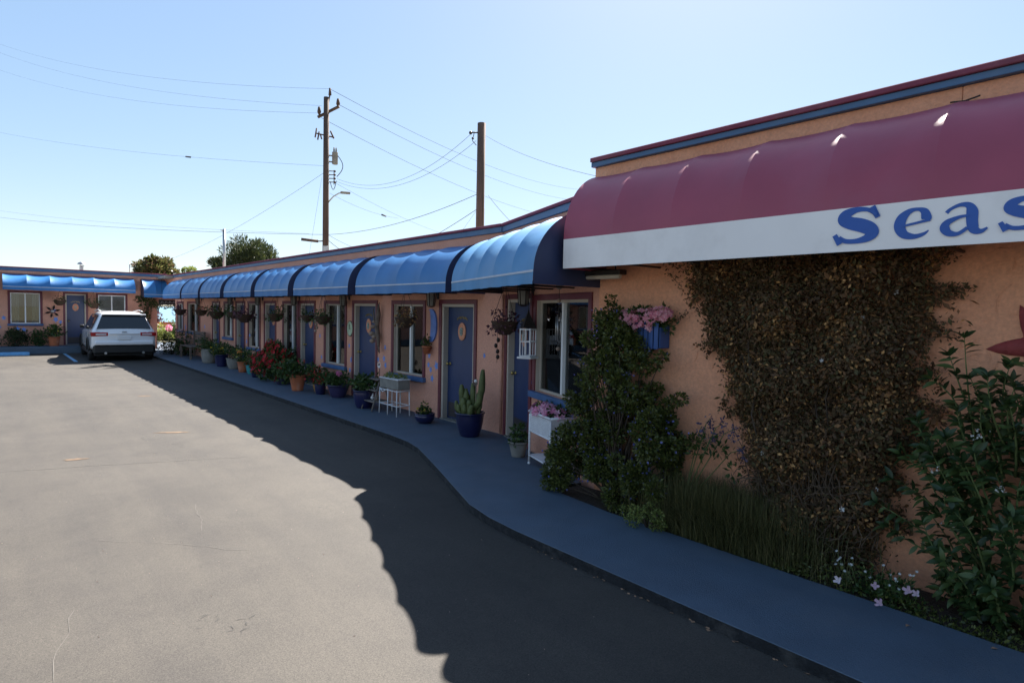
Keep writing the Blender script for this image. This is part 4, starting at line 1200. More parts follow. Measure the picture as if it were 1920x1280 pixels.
# local frame rotated -.4; arms spread mostly along +-Y (image left/right)
rot = Matrix.Rotation(.4, 3, 'Z')
def cw(x, y, z): v_ = rot @ Vector((x, y, 0)); return (v_.x, v_.y, z)
for path, r in [([cw(-.05, .12, .3), cw(-.05, .14, .6), cw(-.05, .15, .76)], .045), ([cw(-.03, .03, .3), cw(-.04, .04, .55), cw(-.04, .04, .68)], .045), ([cw(.02, -.06, .3), cw(.02, -.05, .6), cw(.02, -.04, .80)], .045),
                ([cw(0, -.02, .3), cw(-.02, -.12, .42), cw(-.02, -.24, .52), cw(-.01, -.29, .72), cw(0, -.30, 1.02)], .048), ([cw(.06, .05, .3), cw(.07, .06, .5), cw(.07, .06, .62)], .04), ([cw(-.08, -.08, .3), cw(-.09, -.1, .5), cw(-.09, -.1, .56)], .04), ([cw(-.08, .05, .3), cw(-.1, .07, .46), cw(-.1, .08, .52)], .04), ([cw(-.1, .0, .3), cw(-.12, .0, .5), cw(-.12, .01, .58)], .042), ([cw(.0, .1, .3), cw(.0, .11, .58), cw(.0, .11, .7)], .04), ([cw(-.1, -.14, .3), cw(-.11, -.18, .44), cw(-.11, -.19, .5)], .035), ([cw(.06, -.12, .3), cw(.06, -.13, .55), cw(.05, -.13, .66)], .038)]:
    cactus_arm(path, r).build('cactus_arm', M['cactus'], t)
for (x_, y_, h_) in [(-.12, .17, .48), (-.14, .09, .44), (.0, .2, .5), (-.13, -.05, .45), (-.12, -.16, .42), (.03, -.2, .56), (.1, .12, .5), (.02, .07, .58)]:
    cactus_arm([cw(x_ * .7, y_ * .7, .3), cw(x_, y_, .3 + (h_ - .3) * .6), cw(x_ * 1.05, y_ * 1.05, h_ + .04)], .034).build('cactus_arm', M['cactus'], t)
# flower stake in the same pot
st = thing('garden_stake', 'bronze flower garden stake rising from the cactus pot', 'garden ornament', (5.36, 7.02, .40), RZ_ROW)
mb = MB(); mb.tube([(0, 0, 0), (.01, 0, .5)], .006, 5); mb.build('rod', M['tan'], st)
for k in range(12):
    a = 2 * math.pi * k / 12
    mb = MB(); mb.add([(.01 + .02 * math.cos(a), -.01, .52 + .02 * math.sin(a)), (.01 + .055 * math.cos(a - .18), -.025, .52 + .055 * math.sin(a - .18)), (.01 + .085 * math.cos(a), -.02, .52 + .085 * math.sin(a)), (.01 + .055 * math.cos(a + .18), -.015, .52 + .055 * math.sin(a + .18))], [(0, 1, 2, 3)])
    mb.build('petal', M['drift'], st)
mb = MB(); mb.ball((.01, -.01, .52), .026, 10, 6); mb.build('disc', M['white_paint'], st)

# low cobalt bowl
potted('potted_plant', 'low round cobalt bowl with small flowers left of the nearest row door', 'potted plant', 5.40, 8.45, (.10, .155, .165, .014, .035), 'cobalt', cl(9, .11, .17, .22) + [(0, 0, .3)], [.05] * 10, 260, 'pot', .05, 'yellow', 26, .04)
# blue pot w/ green plant by door two
potted('potted_plant', 'large dark blue pot with leafy green plant before the second door', 'potted plant', 5.32, 10.45, (.15, .20, .34, .015, .02), 'cobalt', cl(14, .24, .36, .56) + [(0, .28, .45), (0, -.25, .5)], [.09] * 16, 620, 'pot', .08)
# purple pot with magenta geranium
t = potted('potted_plant', 'purple glazed pot with magenta geranium blooms beside the second door', 'potted plant', 5.50, 11.98, (.14, .22, .27, .02, .01), 'purple_pot', cl(16, .22, .28, .46) + [(0, -.2, .4), (0, -.22, .36)], [.09] * 18, 600, 'pot', .07)
mg = [flower_mesh('magenta_blossom', L['hotpink'], .03) for _ in range(3)]
a, b = surf(16, (-.03, .1, .50), (.07, .07, .05), (-1, .2, .6)); blossoms(t, 'blossom', a, b, mg)
potted('potted_plant', 'small ochre pot with red geranium right of the terracotta pot', 'potted plant', 5.5, 12.95, (.10, .14, .22, .015, .01), 'yellow_pot', cl(12, .2, .28, .5), [.09] * 12, 420, 'pot', .07, 'red', 110, .045)
potted('potted_plant', 'small orange clay pot tucked behind the purple glazed pot', 'potted plant', 5.58, 12.38, (.08, .12, .2, .012, .01), 'terra', cl(10, .16, .24, .42), [.07] * 10, 320, 'pot', .06, 'red', 60, .045)
potted('potted_plant', 'dark blue pot between the ochre and orange clay pots', 'potted plant', 5.38, 12.62, (.09, .12, .22, .012, .01), 'cobalt', cl(10, .18, .26, .44), [.08] * 10, 320, 'pot', .06, 'red', 70, .045)
potted('potted_plant', 'tall terracotta pot with wide green plant near the row middle', 'potted plant', 5.2, 13.45, (.12, .18, .36, .02, .0), 'terra', cl(16, .3, .4, .62) + [(0, .3, .5), (0, -.3, .52), (0, .42, .42)], [.1] * 19, 720, 'pot', .08)
# big red geranium bush
t = thing('geranium_bush', 'big bushy geranium covered in red blooms in the middle of the row', 'flower bush', (5.42, 15.65, .08), 0)
cs = [(random.gauss(0, .20), random.gauss(0, .50), random.uniform(.12, .75)) for _ in range(60)] + [(0, random.uniform(-.3, .3), random.uniform(.75, .95)) for _ in range(12)]
P, U = clumpy(3600, cs, [random.uniform(.1, .17) for _ in cs]); leaves('foliage', P, .075, L['pot'], t, aspect=.8, D=U)
rd = [flower_mesh('red_blossom', L['red'], .05, 6, .6) for _ in range(5)]
pp = [p + u * .04 for p, u in zip(P[:3000], U[:3000]) if (u[0] < -.2 or u[2] > .5)][:230]
blossoms(t, 'blossom', [tuple(p) for p in pp], [(-1 + random.gauss(0, .4), random.gauss(0, .5), .4) for _ in pp], rd, .8, 1.6)
mb = MB()
for c in cs[::3]: mb.tube([(0, c[1] * .4, 0), (c[0] * .6, c[1] * .8, c[2] * .5), c], [.012, .009, .004], 5)
mb.build('stem', M['green_stem'], t)
# pots in front of bush
for x, y, pot, pm, n_, fl, lb in [
    (5.30, 14.75, (.10, .15, .14, .012, 0), 'purple_pot', 120, None, 'low plum bowl at the near foot of the red geranium bush'),
    (5.30, 16.6, (.1, .14, .24, .012, .01), 'cobalt', 200, 'red', 'cobalt pot at the far foot of the red geranium bush'),
    (5.45, 17.45, (.1, .15, .25, .012, .01), 'teal_pot', 240, None, 'teal glazed pot just left of the red geranium bush'),
    (5.40, 18.1, (.1, .14, .3, .015, 0), 'terra', 300, 'yellow', 'small terracotta pot of yellow flowers next to the teal pot'),
    (5.5, 19.2, (.16, .22, .32, .02, .02), 'grey_pot', 420, None, 'dark grey tub of greenery left of the yellow flowers'),
    (5.38, 20.1, (.14, .19, .38, .02, .0), 'cobalt', 380, 'yellow', 'tall cobalt pot of sparse yellow flowers beneath the fifth awning'),
    (5.55, 20.9, (.14, .17, .3, .02, .0), 'purple_pot', 380, None, 'plum pot of dark foliage beside the tall cobalt pot'),
    (5.4, 21.6, (.2, .24, .46, .02, .02), 'grey_pot', 420, None, 'squat dark barrel planter near the low bench'),
    (5.5, 22.3, (.14, .18, .34, .02, .02), 'terra', 340, 'red', 'clay pot partly hidden at the near end of the bench')]:
    potted('potted_plant', lb, 'potted plant', x, y, pot, pm, cl(10, pot[1] * 1.3, pot[2], pot[2] + .3), [.1] * 10, n_, 'pot', .08, fl, 40, .06)
o = MB().ball((0, 0, 0), .085, 12, 8).build('orange_ball', M['orange'], None, Matrix.Translation((5.52, 18.75, .58))); tag(o, 'bright orange ball ornament among the far pots', 'ornament')
mb = MB(); mb.lathe([(.03, 0), (.03, .5)], 8); o = mb.build('stand', M['metal_dark'], None, Matrix.Translation((5.52, 18.75, .08))); tag(o, 'thin dark stand holding up the orange ball ornament', 'stand')

# wooden bench and far shrubs
t = thing('bench', 'dark wooden bench against the far row wall under the wide window', 'bench', (5.45, 23.9, .08), RZ_ROW)
for k in range(4):
    mb = MB(); mb.bev(-.75, .75, -.28 + k * .115, -.28 + k * .115 + .1, .42, .45, .006); mb.build('seat_slat', M['drift'], t)
for k in range(5):
    mb = MB(); mb.bev(-.75, .75, .2, .225, .52 + k * .09, .52 + k * .09 + .07, .006); mb.build('back_slat', M['drift'], t)
for x in (-.7, .7):
    for y in (-.25, .19):
        mb = MB(); mb.bev(x - .03, x + .03, y - .03, y + .03, 0, .42 if y < 0 else .96, .004); mb.build('leg', M['drift'], t)
    mb = MB(); mb.bev(x - .035, x + .035, -.3, .16, .62, .66, .006); mb.build('armrest', M['drift'], t)
def shrub(name, label, cat, x, y, w_, h, lf, n, size, z=.06, fl=None, nf=0, k=24, group=None, sq=1.0, fsize=.03, aspect=.55, parts_stem='stem'):
    t = thing(name, label, cat, (x, y, z), 0, group)
    cs = []
    while len(cs) < k:
        px, py, pz = random.uniform(-1, 1), random.uniform(-1, 1), random.uniform(0, 1)
        if px * px + py * py + (pz * 2 - .8) ** 2 * .5 < 1: cs.append((px * w_ * .5, py * w_ * .5 * sq, .06 + pz * h * .9))
    P, U = clumpy(n, cs, [random.uniform(.12, .24) * w_ for _ in cs]); P[:, 2] = np.abs(P[:, 2])
    leaves('foliage', P, size, L[lf], t, aspect=aspect, D=U)
    mb = MB()
    for c in cs[::2]: mb.tube([(c[0] * .1, c[1] * .1, 0), (c[0] * .5, c[1] * .5, c[2] * .55), c], [.014, .01, .004], 5)
    mb.build(parts_stem, M['bark'], t)
    if fl:
        P, U = clumpy(nf, cs, [random.uniform(.16, .27) * w_ for _ in cs]); leaves('blossoms', P + U * .02, fsize, L[fl], t, aspect=.9, D=U)
    return t
shrub('shrub', 'dark rounded shrub at the far end of the row by the passage', 'shrub', 5.25, 26.3, 1.0, .85, 'conifer', 1500, .07)
shrub('shrub', 'dark low shrub behind the far end of the bench', 'shrub', 5.45, 25.1, .6, .9, 'pot', 900, .07)

# white metal stand with grey planter box
t = thing('planter_stand', 'white spindly metal stand carrying a grey box planter under the window', 'plant stand', (5.42, 9.5, .08), RZ_ROW)
mb = MB()
for x in (-.30, .0, .32):
    for y in (-.13, .13): mb.tube([(x, y, 0), (x * .97, y * .95, .46)], .011, 6)
mb.build('leg', M['white_paint'], t)
mb = MB()
for z in (.18, .44):
    for y in (-.13, .13): mb.tube([(-.3, y, z), (.0, y, z + .0), (.32, y, z)], .009, 6)
    for x in (-.30, .0, .32): mb.tube([(x, -.13, z), (x, .13, z)], .009, 6)
mb.tube([(-.3, -.13, .46), (-.15, -.15, .40), (0, -.13, .46)], .008, 5)
mb.build('rail', M['white_paint'], t)
bx = thing('planter_box', 'grey rectangular planter box of succulents on the white metal stand', 'planter', (5.42, 9.5, .545), RZ_ROW)
mb = MB(); mb.bev(-.31, .34, -.12, .12, 0, .17, .008); mb.build('box', M['grey_pot'], bx)
mb = MB(); mb.bev(-.32, .35, -.13, .13, .17, .185, .004); mb.build('rim', M['white_paint'], bx)
P, U = clumpy(500, [(x, random.uniform(-.06, .06), .2) for x in np.linspace(-.26, .28, 12)], [.055] * 12); leaves('foliage', P, .04, L['lime'], bx, D=U)

# step-ladder shelf
t = thing('ladder_shelf', 'weathered grey folding step shelf with trinkets between blue pot and white stand', 'shelf', (5.40, 10.12, .08), RZ_ROW)
for x in (-.17, .17):
    for (y0, y1) in ((-.2, -.02), (.2, .03)):
        mb = MB(); mb.tube([(x * 1.15, y0, 0), (x, y1, .58)], .014, 4); mb.build('leg', M['grey_wood'], t)
for z, d_ in ((.16, .30), (.36, .2), (.56, .12)):
    mb = MB(); mb.bev(-.2, .2, -d_ / 2 - .02, d_ / 2, z, z + .018, .003); mb.build('shelf_board', M['grey_wood'], t)
for i, (x, z, m_, lb) in enumerate([(-.08, .18, 'white_paint', 'white shell figurine on the lowest board of the step shelf'), (.08, .18, 'tan', 'tan shell figurine on the lowest board of the step shelf'), (0, .38, 'white_paint', 'white shell figurine on the middle board of the step shelf')]):
    f = MB(); f.ball((0, 0, .035), .035, 9, 6); f.ball((.01, 0, .08), .022, 8, 5)
    f.tube([(0, 0, .1), (.02, 0, .125)], .005, 4)
    p_ = Vector((5.40, 10.12, .08)) + Matrix.Rotation(RZ_ROW, 3, 'Z') @ Vector((x, -.04, z))
    o = f.build('figurine', M[m_], None, Matrix.Translation(p_)); tag(o, lb, 'figurine', 'trinkets on the step shelf')
st = thing('garden_stake', 'white metal daisy stake standing behind the step shelf', 'garden ornament', (5.55, 10.28, .08), RZ_ROW)
mb = MB(); mb.tube([(0, 0, 0), (.0, 0, .8)], .006, 5); mb.build('rod', M['metal_dark'], st)
for k in range(10):
    a = 2 * math.pi * k / 10
    mb = MB(); mb.add([(.015 * math.cos(a), -.01, .82 + .015 * math.sin(a)), (.05 * math.cos(a - .25), -.02, .82 + .05 * math.sin(a - .25)), (.075 * math.cos(a), -.018, .82 + .075 * math.sin(a)), (.05 * math.cos(a + .25), -.015, .82 + .05 * math.sin(a + .25))], [(0, 1, 2, 3)])
    mb.build('petal', M['white_paint'], st)
mb = MB(); mb.ball((0, -.01, .82), .02, 9, 6); mb.build('disc', M['metal_dark'], st)

# grey pot by bay door
potted('potted_plant', 'plain grey pot with a straggly plant beside the white wicker stand', 'potted plant', 5.12, 5.78, (.085, .125, .20, .014, 0), 'grey_pot', cl(9, .12, .22, .36), [.06] * 9, 200, 'pot', .06)

# white wicker plant stand at the bay window
t = thing('wicker_stand', 'white wicker plant stand filled with pink flowers under the bay window', 'plant stand', (5.02, 5.08, .08), RZ_DIAG)
W2, D2 = .30, .15
for x in (-W2, W2):
    for y in (-D2, D2):
        mb = MB(); mb.tube([(x, y, 0), (x, y, .62)], .014, 8); mb.ball((x, y, .012), .02, 8, 5); mb.build('leg', M['white_paint'], t)
mb = MB()
for (x0, y0, x1, y1) in ((-W2, -D2, W2, -D2), (W2, -D2, W2, D2), (W2, D2, -W2, D2), (-W2, D2, -W2, -D2)):
    nn_ = int(math.hypot(x1 - x0, y1 - y0) / .018)
    for i in range(nn_ + 1):
        u = i / nn_; x = x0 + (x1 - x0) * u; y = y0 + (y1 - y0) * u
        mb.tube([(x, y, .42), (x, y, .64)], .0055, 4, smooth=False)
    for z in np.arange(.425, .645, .02): mb.tube([(x0, y0, z), (x1, y1, z)], .0065, 4, smooth=False)
    mb.tube([(x0 * 1.03, y0 * 1.05, .655), (x1 * 1.03, y1 * 1.05, .655)], .016, 6)
    mb.tube([(x0, y0, .415), (x1, y1, .415)], .012, 6)
mb.build('wicker_basket', M['white_paint'], t)
mb = MB(); mb.box(-W2 + .01, W2 - .01, -D2 + .01, D2 - .01, .43, .63); mb.build('liner', M['white_paint'], t)
mb = MB(); mb.bev(-W2, W2, -D2, D2, .10, .118, .004)
for (x0, y0, x1, y1) in ((-W2, -D2, W2, -D2), (-W2, D2, W2, D2), (W2, -D2, W2, D2), (-W2, -D2, -W2, D2)): mb.tube([(x0, y0, .11), (x1, y1, .11)], .011, 6)
mb.build('lower_shelf', M['white_paint'], t)
cs = [(random.uniform(-.26, .26), random.uniform(-.12, .12), .68 + random.uniform(-.02, .04)) for _ in range(16)]
P, U = clumpy(500, cs, [.06] * 16); leaves('foliage', P, .05, L['pot'], t, D=U)
pk = [flower_mesh('pink_petunia', L['hotpink'], .036, 5, .4) for _ in range(5)]
p1, d1 = [], []
for c, r, n_ in [((-.12, -.05, .69), (.19, .14, .08), 50), ((.15, -.03, .68), (.17, .12, .07), 40)]:
    a, b = surf(n_, c, r, (0, -.6, 1)); p1 += a; d1 += b
blossoms(t, 'blossom', p1, d1, pk)

# ------------------------------------------------------------------ planting in front of the office wall
# 1 ceanothus: narrow top against the window, wide base
t = thing('ceanothus_shrub', 'tall twiggy green shrub with small blue flowers at the office corner', 'shrub', (4.62, 3.75, .05), 0)
cs, rs = [], []
for _ in range(150):
    z = random.uniform(0, 1.0) ** 1.0
    zz = .12 + 1.75 * z
    if zz < .75: hw = .68 - .1 * abs(zz - .35)
    else: hw = .54 * (1 - (zz - .75) / 1.4) + .06
    y = random.uniform(-hw, hw) + .02 + (.06 if zz > 1 else -.02)
    x = random.uniform(-.28, .22) * (1 - .5 * z)
    cs.append((x, y, zz)); rs.append(random.uniform(.07, .14) * (1.1 - .5 * z))
for (y, z) in [(.55, .2), (.62, .15), (.6, .35), (.7, .25), (.66, .42), (.5, .5), (.72, .12), (.58, .6), (.45, .7), (-.50, 1.05), (-.58, 1.1), (-.66, 1.14), (-.45, 1.5), (-.38, 1.42), (.16, 1.95), (.18, 2.03), (.3, 1.85), (.33, 1.78), (.1, 1.92), (-.62, .72), (-.8, .78), (-.72, .74), (.1, 1.75), (.0, 1.7), (.2, 1.65), (-.1, 1.62), (.25, 1.55), (-.2, 1.5), (.05, 1.85), (.3, 1.4), (-.25, 1.35)]:
    cs.append((.05 - (.24 if z < .65 and y > 0 else 0), y, z)); rs.append(.06 if z > .65 or y < 0 else .11)
P, U = clumpy(68000, cs, rs); P[:, 2] = np.maximum(P[:, 2], .02); P[:, 0] = np.minimum(P[:, 0], .24)
dens = rng.random(len(P)) < np.clip(1.35 - .42 * P[:, 2], .3, 1)
P, U = P[dens], U[dens]
leaves('foliage', P, .032, L['ceanothus'], t, aspect=.62, D=U)
mb = MB()
for c, r in list(zip(cs, rs))[::2]:
    b0 = (random.uniform(-.04, .04), random.uniform(-.12, .12), 0)
    mid = ((b0[0] + c[0]) / 2 + random.uniform(-.05, .05), (b0[1] + c[1]) / 2 * .8 + random.uniform(-.05, .05), c[2] * .55)
    mb.tube([b0, mid, c, (c[0], c[1] + random.uniform(-.05, .05), c[2] + r)], [.013, .008, .004, .0015], 5)
mb.build('branch', M['bark'], t)
sel = rng.random(len(P)) < .022
leaves('blue_blossoms', P[sel] + U[sel] * .03, .024, L['blue'], t, aspect=.8, D=U[sel])

# 2 silvery round tuft
shrub('small_bush', 'small round yellow-green bush at the foot of the blue-flowered shrub', 'bush', 4.33, 3.15, .36, .26, 'lime', 1500, .022, .06, k=14)
# 3 grass clump
t = thing('grass_clump', 'dense clump of fine dark green grass between the two big shrubs', 'ornamental grass', (4.62, 2.62, .05), 0)
def blades(n, xr, yr, h, m, parent, lean=.35, wd=.004, name='blades'):
    V = []; sh = []
    for _ in range(n):
        x = random.uniform(*xr); y = random.gauss((yr[0] + yr[1]) / 2, (yr[1] - yr[0]) / 3.4); hh = h * random.uniform(.55, 1.15)
        a = random.uniform(0, 6.28); l = lean * random.uniform(.05, 1) ** 1.5 * hh; hh *= 1 - .35 * (l / hh) ** 2 if hh else 1
        dx, dy = math.cos(a) * l, math.sin(a) * l
        dx = min(dx, .23 - x)
        px, py = -math.sin(a) * wd, math.cos(a) * wd
        V += [(x - px, y - py, 0), (x + px, y + py, 0), (x + dx * .35 - px, y + dy * .35 - py, hh * .55), (x + dx * .35 + px, y + dy * .35 + py, hh * .55), (x + dx, y + dy, hh)]
        sh += [random.random()] * 5
    F = []
    for i in range(n): o_ = 5 * i; F += [(o_, o_ + 1, o_ + 3, o_ + 2), (o_ + 2, o_ + 3, o_ + 4)]
    me = bpy.data.meshes.new(name); me.from_pydata(V, [], F)
    me.attributes.new('shade', 'FLOAT', 'POINT').data.foreach_set('value', sh)
    me.materials.append(m)
    return link(name, me, parent, None, True)
blades(9000, (-.24, .18), (-.60, .50), .50, L['grass'], t, lean=.9, wd=.0022)
blades(700, (-.24, .15), (-.60, .50), .60, L['grass'], t, lean=1.1, wd=.0016, name='tall_blades')
# sage stalks with purple heads
t = thing('sage_plant', 'purple-headed sage stalks leaning out beside the grass clump', 'flowering plant', (4.62, 3.0, .05), 0)
mb = MB(); P = []; 
for (y, z) in [(-.12, .92), (-.2, 1.0), (-.32, .98), (-.42, .94), (-.25, .86), (-.5, .78)]:
    mb.tube([(0, 0, .2), (.05, y * .4, z * .6), (.08, y * .8, z * .95), (.08, y, z)], [.006, .005, .004, .003], 5)
    for q in range(40): P.append((.08 + random.gauss(0, .012), y + random.gauss(0, .02), z - random.uniform(-.03, .1)))
mb.build('stem', M['green_stem'], t)
leaves('flower_heads', P, .035, L['sage'], t, aspect=.5)
P, U = clumpy(160, [(.05, -.1, .7), (.05, -.2, .8), (.06, -.3, .75), (.04, -.45, .6)], [.07] * 4); leaves('foliage', P, .05, L['pot'], t, D=U)

# 4 the big dry vine
t = thing('wall_vine', 'huge half-dry brown vine covering the orange wall below the lettered valance', 'climbing vine', (4.85, 2.1, .05), 0)
P = []
# silhouette on the wall: (z, ymin, ymax) relative to base y=2.1
prof = [(2.42, -.93, 1.08), (2.28, -.93, 1.04), (2.08, -.91, .96), (1.9, -.90, .89), (1.58, -.88, .74), (1.29, -.84, .64), (1.1, -.82, .56), (.92, -.78, .48), (.6, -.70, .36), (.4, -.66, .30), (.2, -.62, .24), (.0, -.58, .2)]
zz = np.array([p[0] for p in prof])[::-1]; lo = np.array([p[1] for p in prof])[::-1]; hi = np.array([p[2] for p in prof])[::-1]
def vine_pts(n, edge=.11, thick=.34):
    z = rng.uniform(.02, 2.45, n); a = np.interp(z, zz, lo); b = np.interp(z, zz, hi)
    ph = np.sin(z * 9) * .05 + np.sin(z * 23 + 1) * .03
    y = rng.uniform(0, 1, n); y = a + ph + (b - a - ph + np.sin(z * 13) * .06) * y
    u = np.minimum(y - a, b - y) / .25
    depth = thick * np.clip(u, .15, 1) * (.55 + .45 * np.sin(y * 7 + z * 5) * np.sin(z * 6 - y * 3))
    x = .03 - depth * rng.uniform(.1, 1, n) ** .5 - .02
    return np.stack([x, y + rng.normal(size=n) * edge * .5, z], 1)
n_v = 78000
P = vine_pts(n_v)
P += rng.normal(size=P.shape) * .012
def thin_out(P):
    a = np.interp(P[:, 2], zz, lo); b = np.interp(P[:, 2], zz, hi)
    e = np.clip(np.minimum(P[:, 1] - a, b - P[:, 1]) / .22, 0, 1)
    nz = np.sin(P[:, 1] * 17 + 2.1 * np.sin(P[:, 2] * 9)) * np.sin(P[:, 2] * 15 + 1.7 * np.sin(P[:, 1] * 11)) + .5 * np.sin(P[:, 1] * 37 + P[:, 2] * 29)
    keep = rng.random(len(P)) < np.clip(.45 + .75 * e + .55 * nz * (1.15 - e), .04, 1)
    return P[keep]
P = thin_out(P); n_v = len(P)
cl_ = np.sin(P[:, 1] * 8.3 + 1.3 * np.sin(P[:, 2] * 5)) * np.sin(P[:, 2] * 7.1 + 2 * np.sin(P[:, 1] * 4))
sh = np.clip(rng.random(n_v) * .72 + .10 * cl_, 0, .8)
pale = rng.random(n_v) < np.clip(.035 + .20 * (cl_ > .5) + .03 * (P[:, 2] < 1.6), 0, 1)
sh[pale] = rng.uniform(.85, 1, pale.sum())
leaves('foliage', P, .034, L['vine'], t, aspect=.55, droop=.3, shade=sh)
P = thin_out(vine_pts(6500)); P[:, 0] -= .01
leaves('large_leaves', P, .058, L['vine'], t, aspect=.45, droop=.5, shade=rng.random(len(P)) * .85)
Pf = vine_pts(16, .02, .3); Pf[:, 0] -= .04
wf = [flower_mesh('white_star_blossom', L['whitef'], .016, 5, .2) for _ in range(2)]
blossoms(t, 'blossom', [tuple(p) for p in Pf], [(-1, random.gauss(0, .3), .2) for _ in Pf], wf)
mb = MB()
for k in range(200):
    y0 = random.uniform(-.45, .25); z0 = random.uniform(0, .45)
    pts = [(random.uniform(-.12, 0), y0, z0)]; d_ = random.uniform(-.3, .3)
    for i in range(6):
        l_ = pts[-1]; nz_ = l_[2] + random.uniform(.06, .16)
        pts.append((max(-.16, min(.03, l_[0] + random.uniform(-.05, .05))), l_[1] + d_ * .12 + random.uniform(-.04, .04), nz_))
    mb.tube(pts, [.0045, .004, .004, .0035, .003, .0025, .0015], 4)
for k in range(90):   # tangle of bare stems near the foot
    y0 = random.uniform(-.55, .35); z0 = random.uniform(.0, .6); a = random.uniform(0, 6.3); r = random.uniform(.08, .25)
    mb.tube([(-.05 - random.uniform(0, .25), y0 + r * math.cos(a + q * .5), max(.01, z0 + r * math.sin(a + q * .5))) for q in range(6)], .003, 4)
mb.build('stems', M['stem'], t, stuff=True)
for k in range(9):
    y0 = random.uniform(-.35, .1); pts = [(random.uniform(-.12, -.02), y0, 0)]; d_ = random.uniform(-.22, .32)
    for i in range(9):
        l_ = pts[-1]; pts.append((max(-.2, min(.0, l_[0] + random.uniform(-.04, .03))), l_[1] + d_ * .2 + random.uniform(-.05, .05), l_[2] + random.uniform(.13, .25)))
    mb = MB(); mb.tube(pts, [.013 - .0011 * i for i in range(10)], 6); mb.build('woody_stem', M['bark'], t)
# stray tendrils top corners
mb = MB(); PP = []
for (y, z, dy, dz, k) in [(1.1, 2.3, .22, .08, 6), (1.12, 2.15, .16, .1, 5), (-.86, 2.12, -.18, .03, 7), (-.86, 2.1, -.2, -.01, 6), (1.05, 1.9, .16, -.05, 5), (.8, 1.62, .14, -.02, 4)]:
    pts = [(-.02, y, z)]
    for i in range(k): pts.append((-.02 + random.uniform(-.02, .01), pts[-1][1] + dy / k, pts[-1][2] + dz / k + random.uniform(-.02, .02)))
    mb.tube(pts, .0025, 4); PP += [(p[0], p[1] + random.gauss(0, .02), p[2] + random.gauss(0, .02)) for p in pts for _ in range(9)]
mb.build('tendrils', M['stem'], t, stuff=True); leaves('tendril_leaves', PP, .028, L['vine'], t, shade=rng.random(len(PP)) * .5)

# 5 glossy large-leaved shrub on the right
t = thing('glossy_shrub', 'large-leaved glossy green shrub at the right edge below the red starfish', 'shrub', (4.70, .80, .05), 0)
lm = []
for k in range(4):
    mb = MB(); n = 5; vs = []
    ln, wd = .085, .017
    for i in range(n + 1):
        u = i / n; ww = wd * math.sin(math.pi * min(1, u * .93 + .05)) ** .8
        zc = -.018 * u * u * (1 + k * .4)
        vs += [(u * ln, -ww, zc + ww * .35), (u * ln, 0, zc), (u * ln, ww, zc + ww * .35)]
    mb.add(vs, [(3 * i + q, 3 * i + 3 + q, 3 * i + 4 + q, 3 * i + 1 + q) for i in range(n) for q in (0, 1)], smooth=True)
    me = bpy.data.meshes.new('leaf'); me.from_pydata(mb.v, [], mb.f); me.polygons.foreach_set('use_smooth', [True] * len(me.polygons))
    me.attributes.new('shade', 'FLOAT', 'POINT').data.foreach_set('value', [(.15, .35, .55, .85)[k]] * len(mb.v))
    me.materials.append(L['big']); lm.append(me)
tips = []
stems = MB()
def sprig(base, tip, k=5):
    b0, t0 = Vector(base), Vector(tip); pts = []
    bow = Vector((random.uniform(-.06, 0), random.uniform(-.05, .05), random.uniform(0, .06)))
    for i in range(k + 1):
        u = i / k; pts.append(b0.lerp(t0, u) + bow * math.sin(math.pi * u))
    stems.tube(pts, [.007 * (1 - i / k) + .002 for i in range(k + 1)], 5)
    return pts
allL = []
spr = []
for _ in range(112):
    z = random.uniform(.12, 1.62)
    ymax = .46 if z > .5 else .30
    y = random.uniform(-.75, ymax) ; x = random.uniform(-.30, .08)
    if y > .2 and z > 1.35: continue
    spr.append(((x * .3, y * .45 - .05, max(.02, z - .45)), (x, y, z)))
spr += [((0, .1, .9), (-.05, .22, 1.78)), ((0, .2, .35), (-.08, .66, .62)), ((0, .2, .30), (-.1, .58, .48)), ((0, .3, .8), (-.05, .54, .98)), ((0, .3, .9), (-.02, .46, 1.22)), ((0, .3, .6), (-.05, .58, .8)), ((0, .1, 1.1), (-.02, .30, 1.66)), ((0, 0, 1.1), (-.1, -.02, 1.62)), ((0, .2, 1.1), (0, .4, 1.5))]
for b_, t_ in spr:
    pts = sprig(b_, t_)
    for i in range(1, len(pts)):
        for q in range(random.choice((4, 5))):
            p = pts[i - 1].lerp(pts[i], random.random()); ax = (pts[i] - pts[i - 1]).normalized()
            sd = Vector((random.gauss(0, 1), random.gauss(0, 1), random.gauss(0, .5))); sd = (sd - ax * sd.dot(ax)).normalized()
            d_ = (ax * random.uniform(.2, .9) + sd + Vector((-.2, 0, .05))).normalized()
            allL.append((p, d_))
    for q in range(6):
        a = q * 1.05; ax = (pts[-1] - pts[-2]).normalized(); o_ = ax.orthogonal().normalized()
        sd = (Matrix.Rotation(a, 3, ax) @ o_)
        allL.append((pts[-1], (ax * .8 + sd * .8).normalized()))
stems.build('stem', M['green_stem'], t)
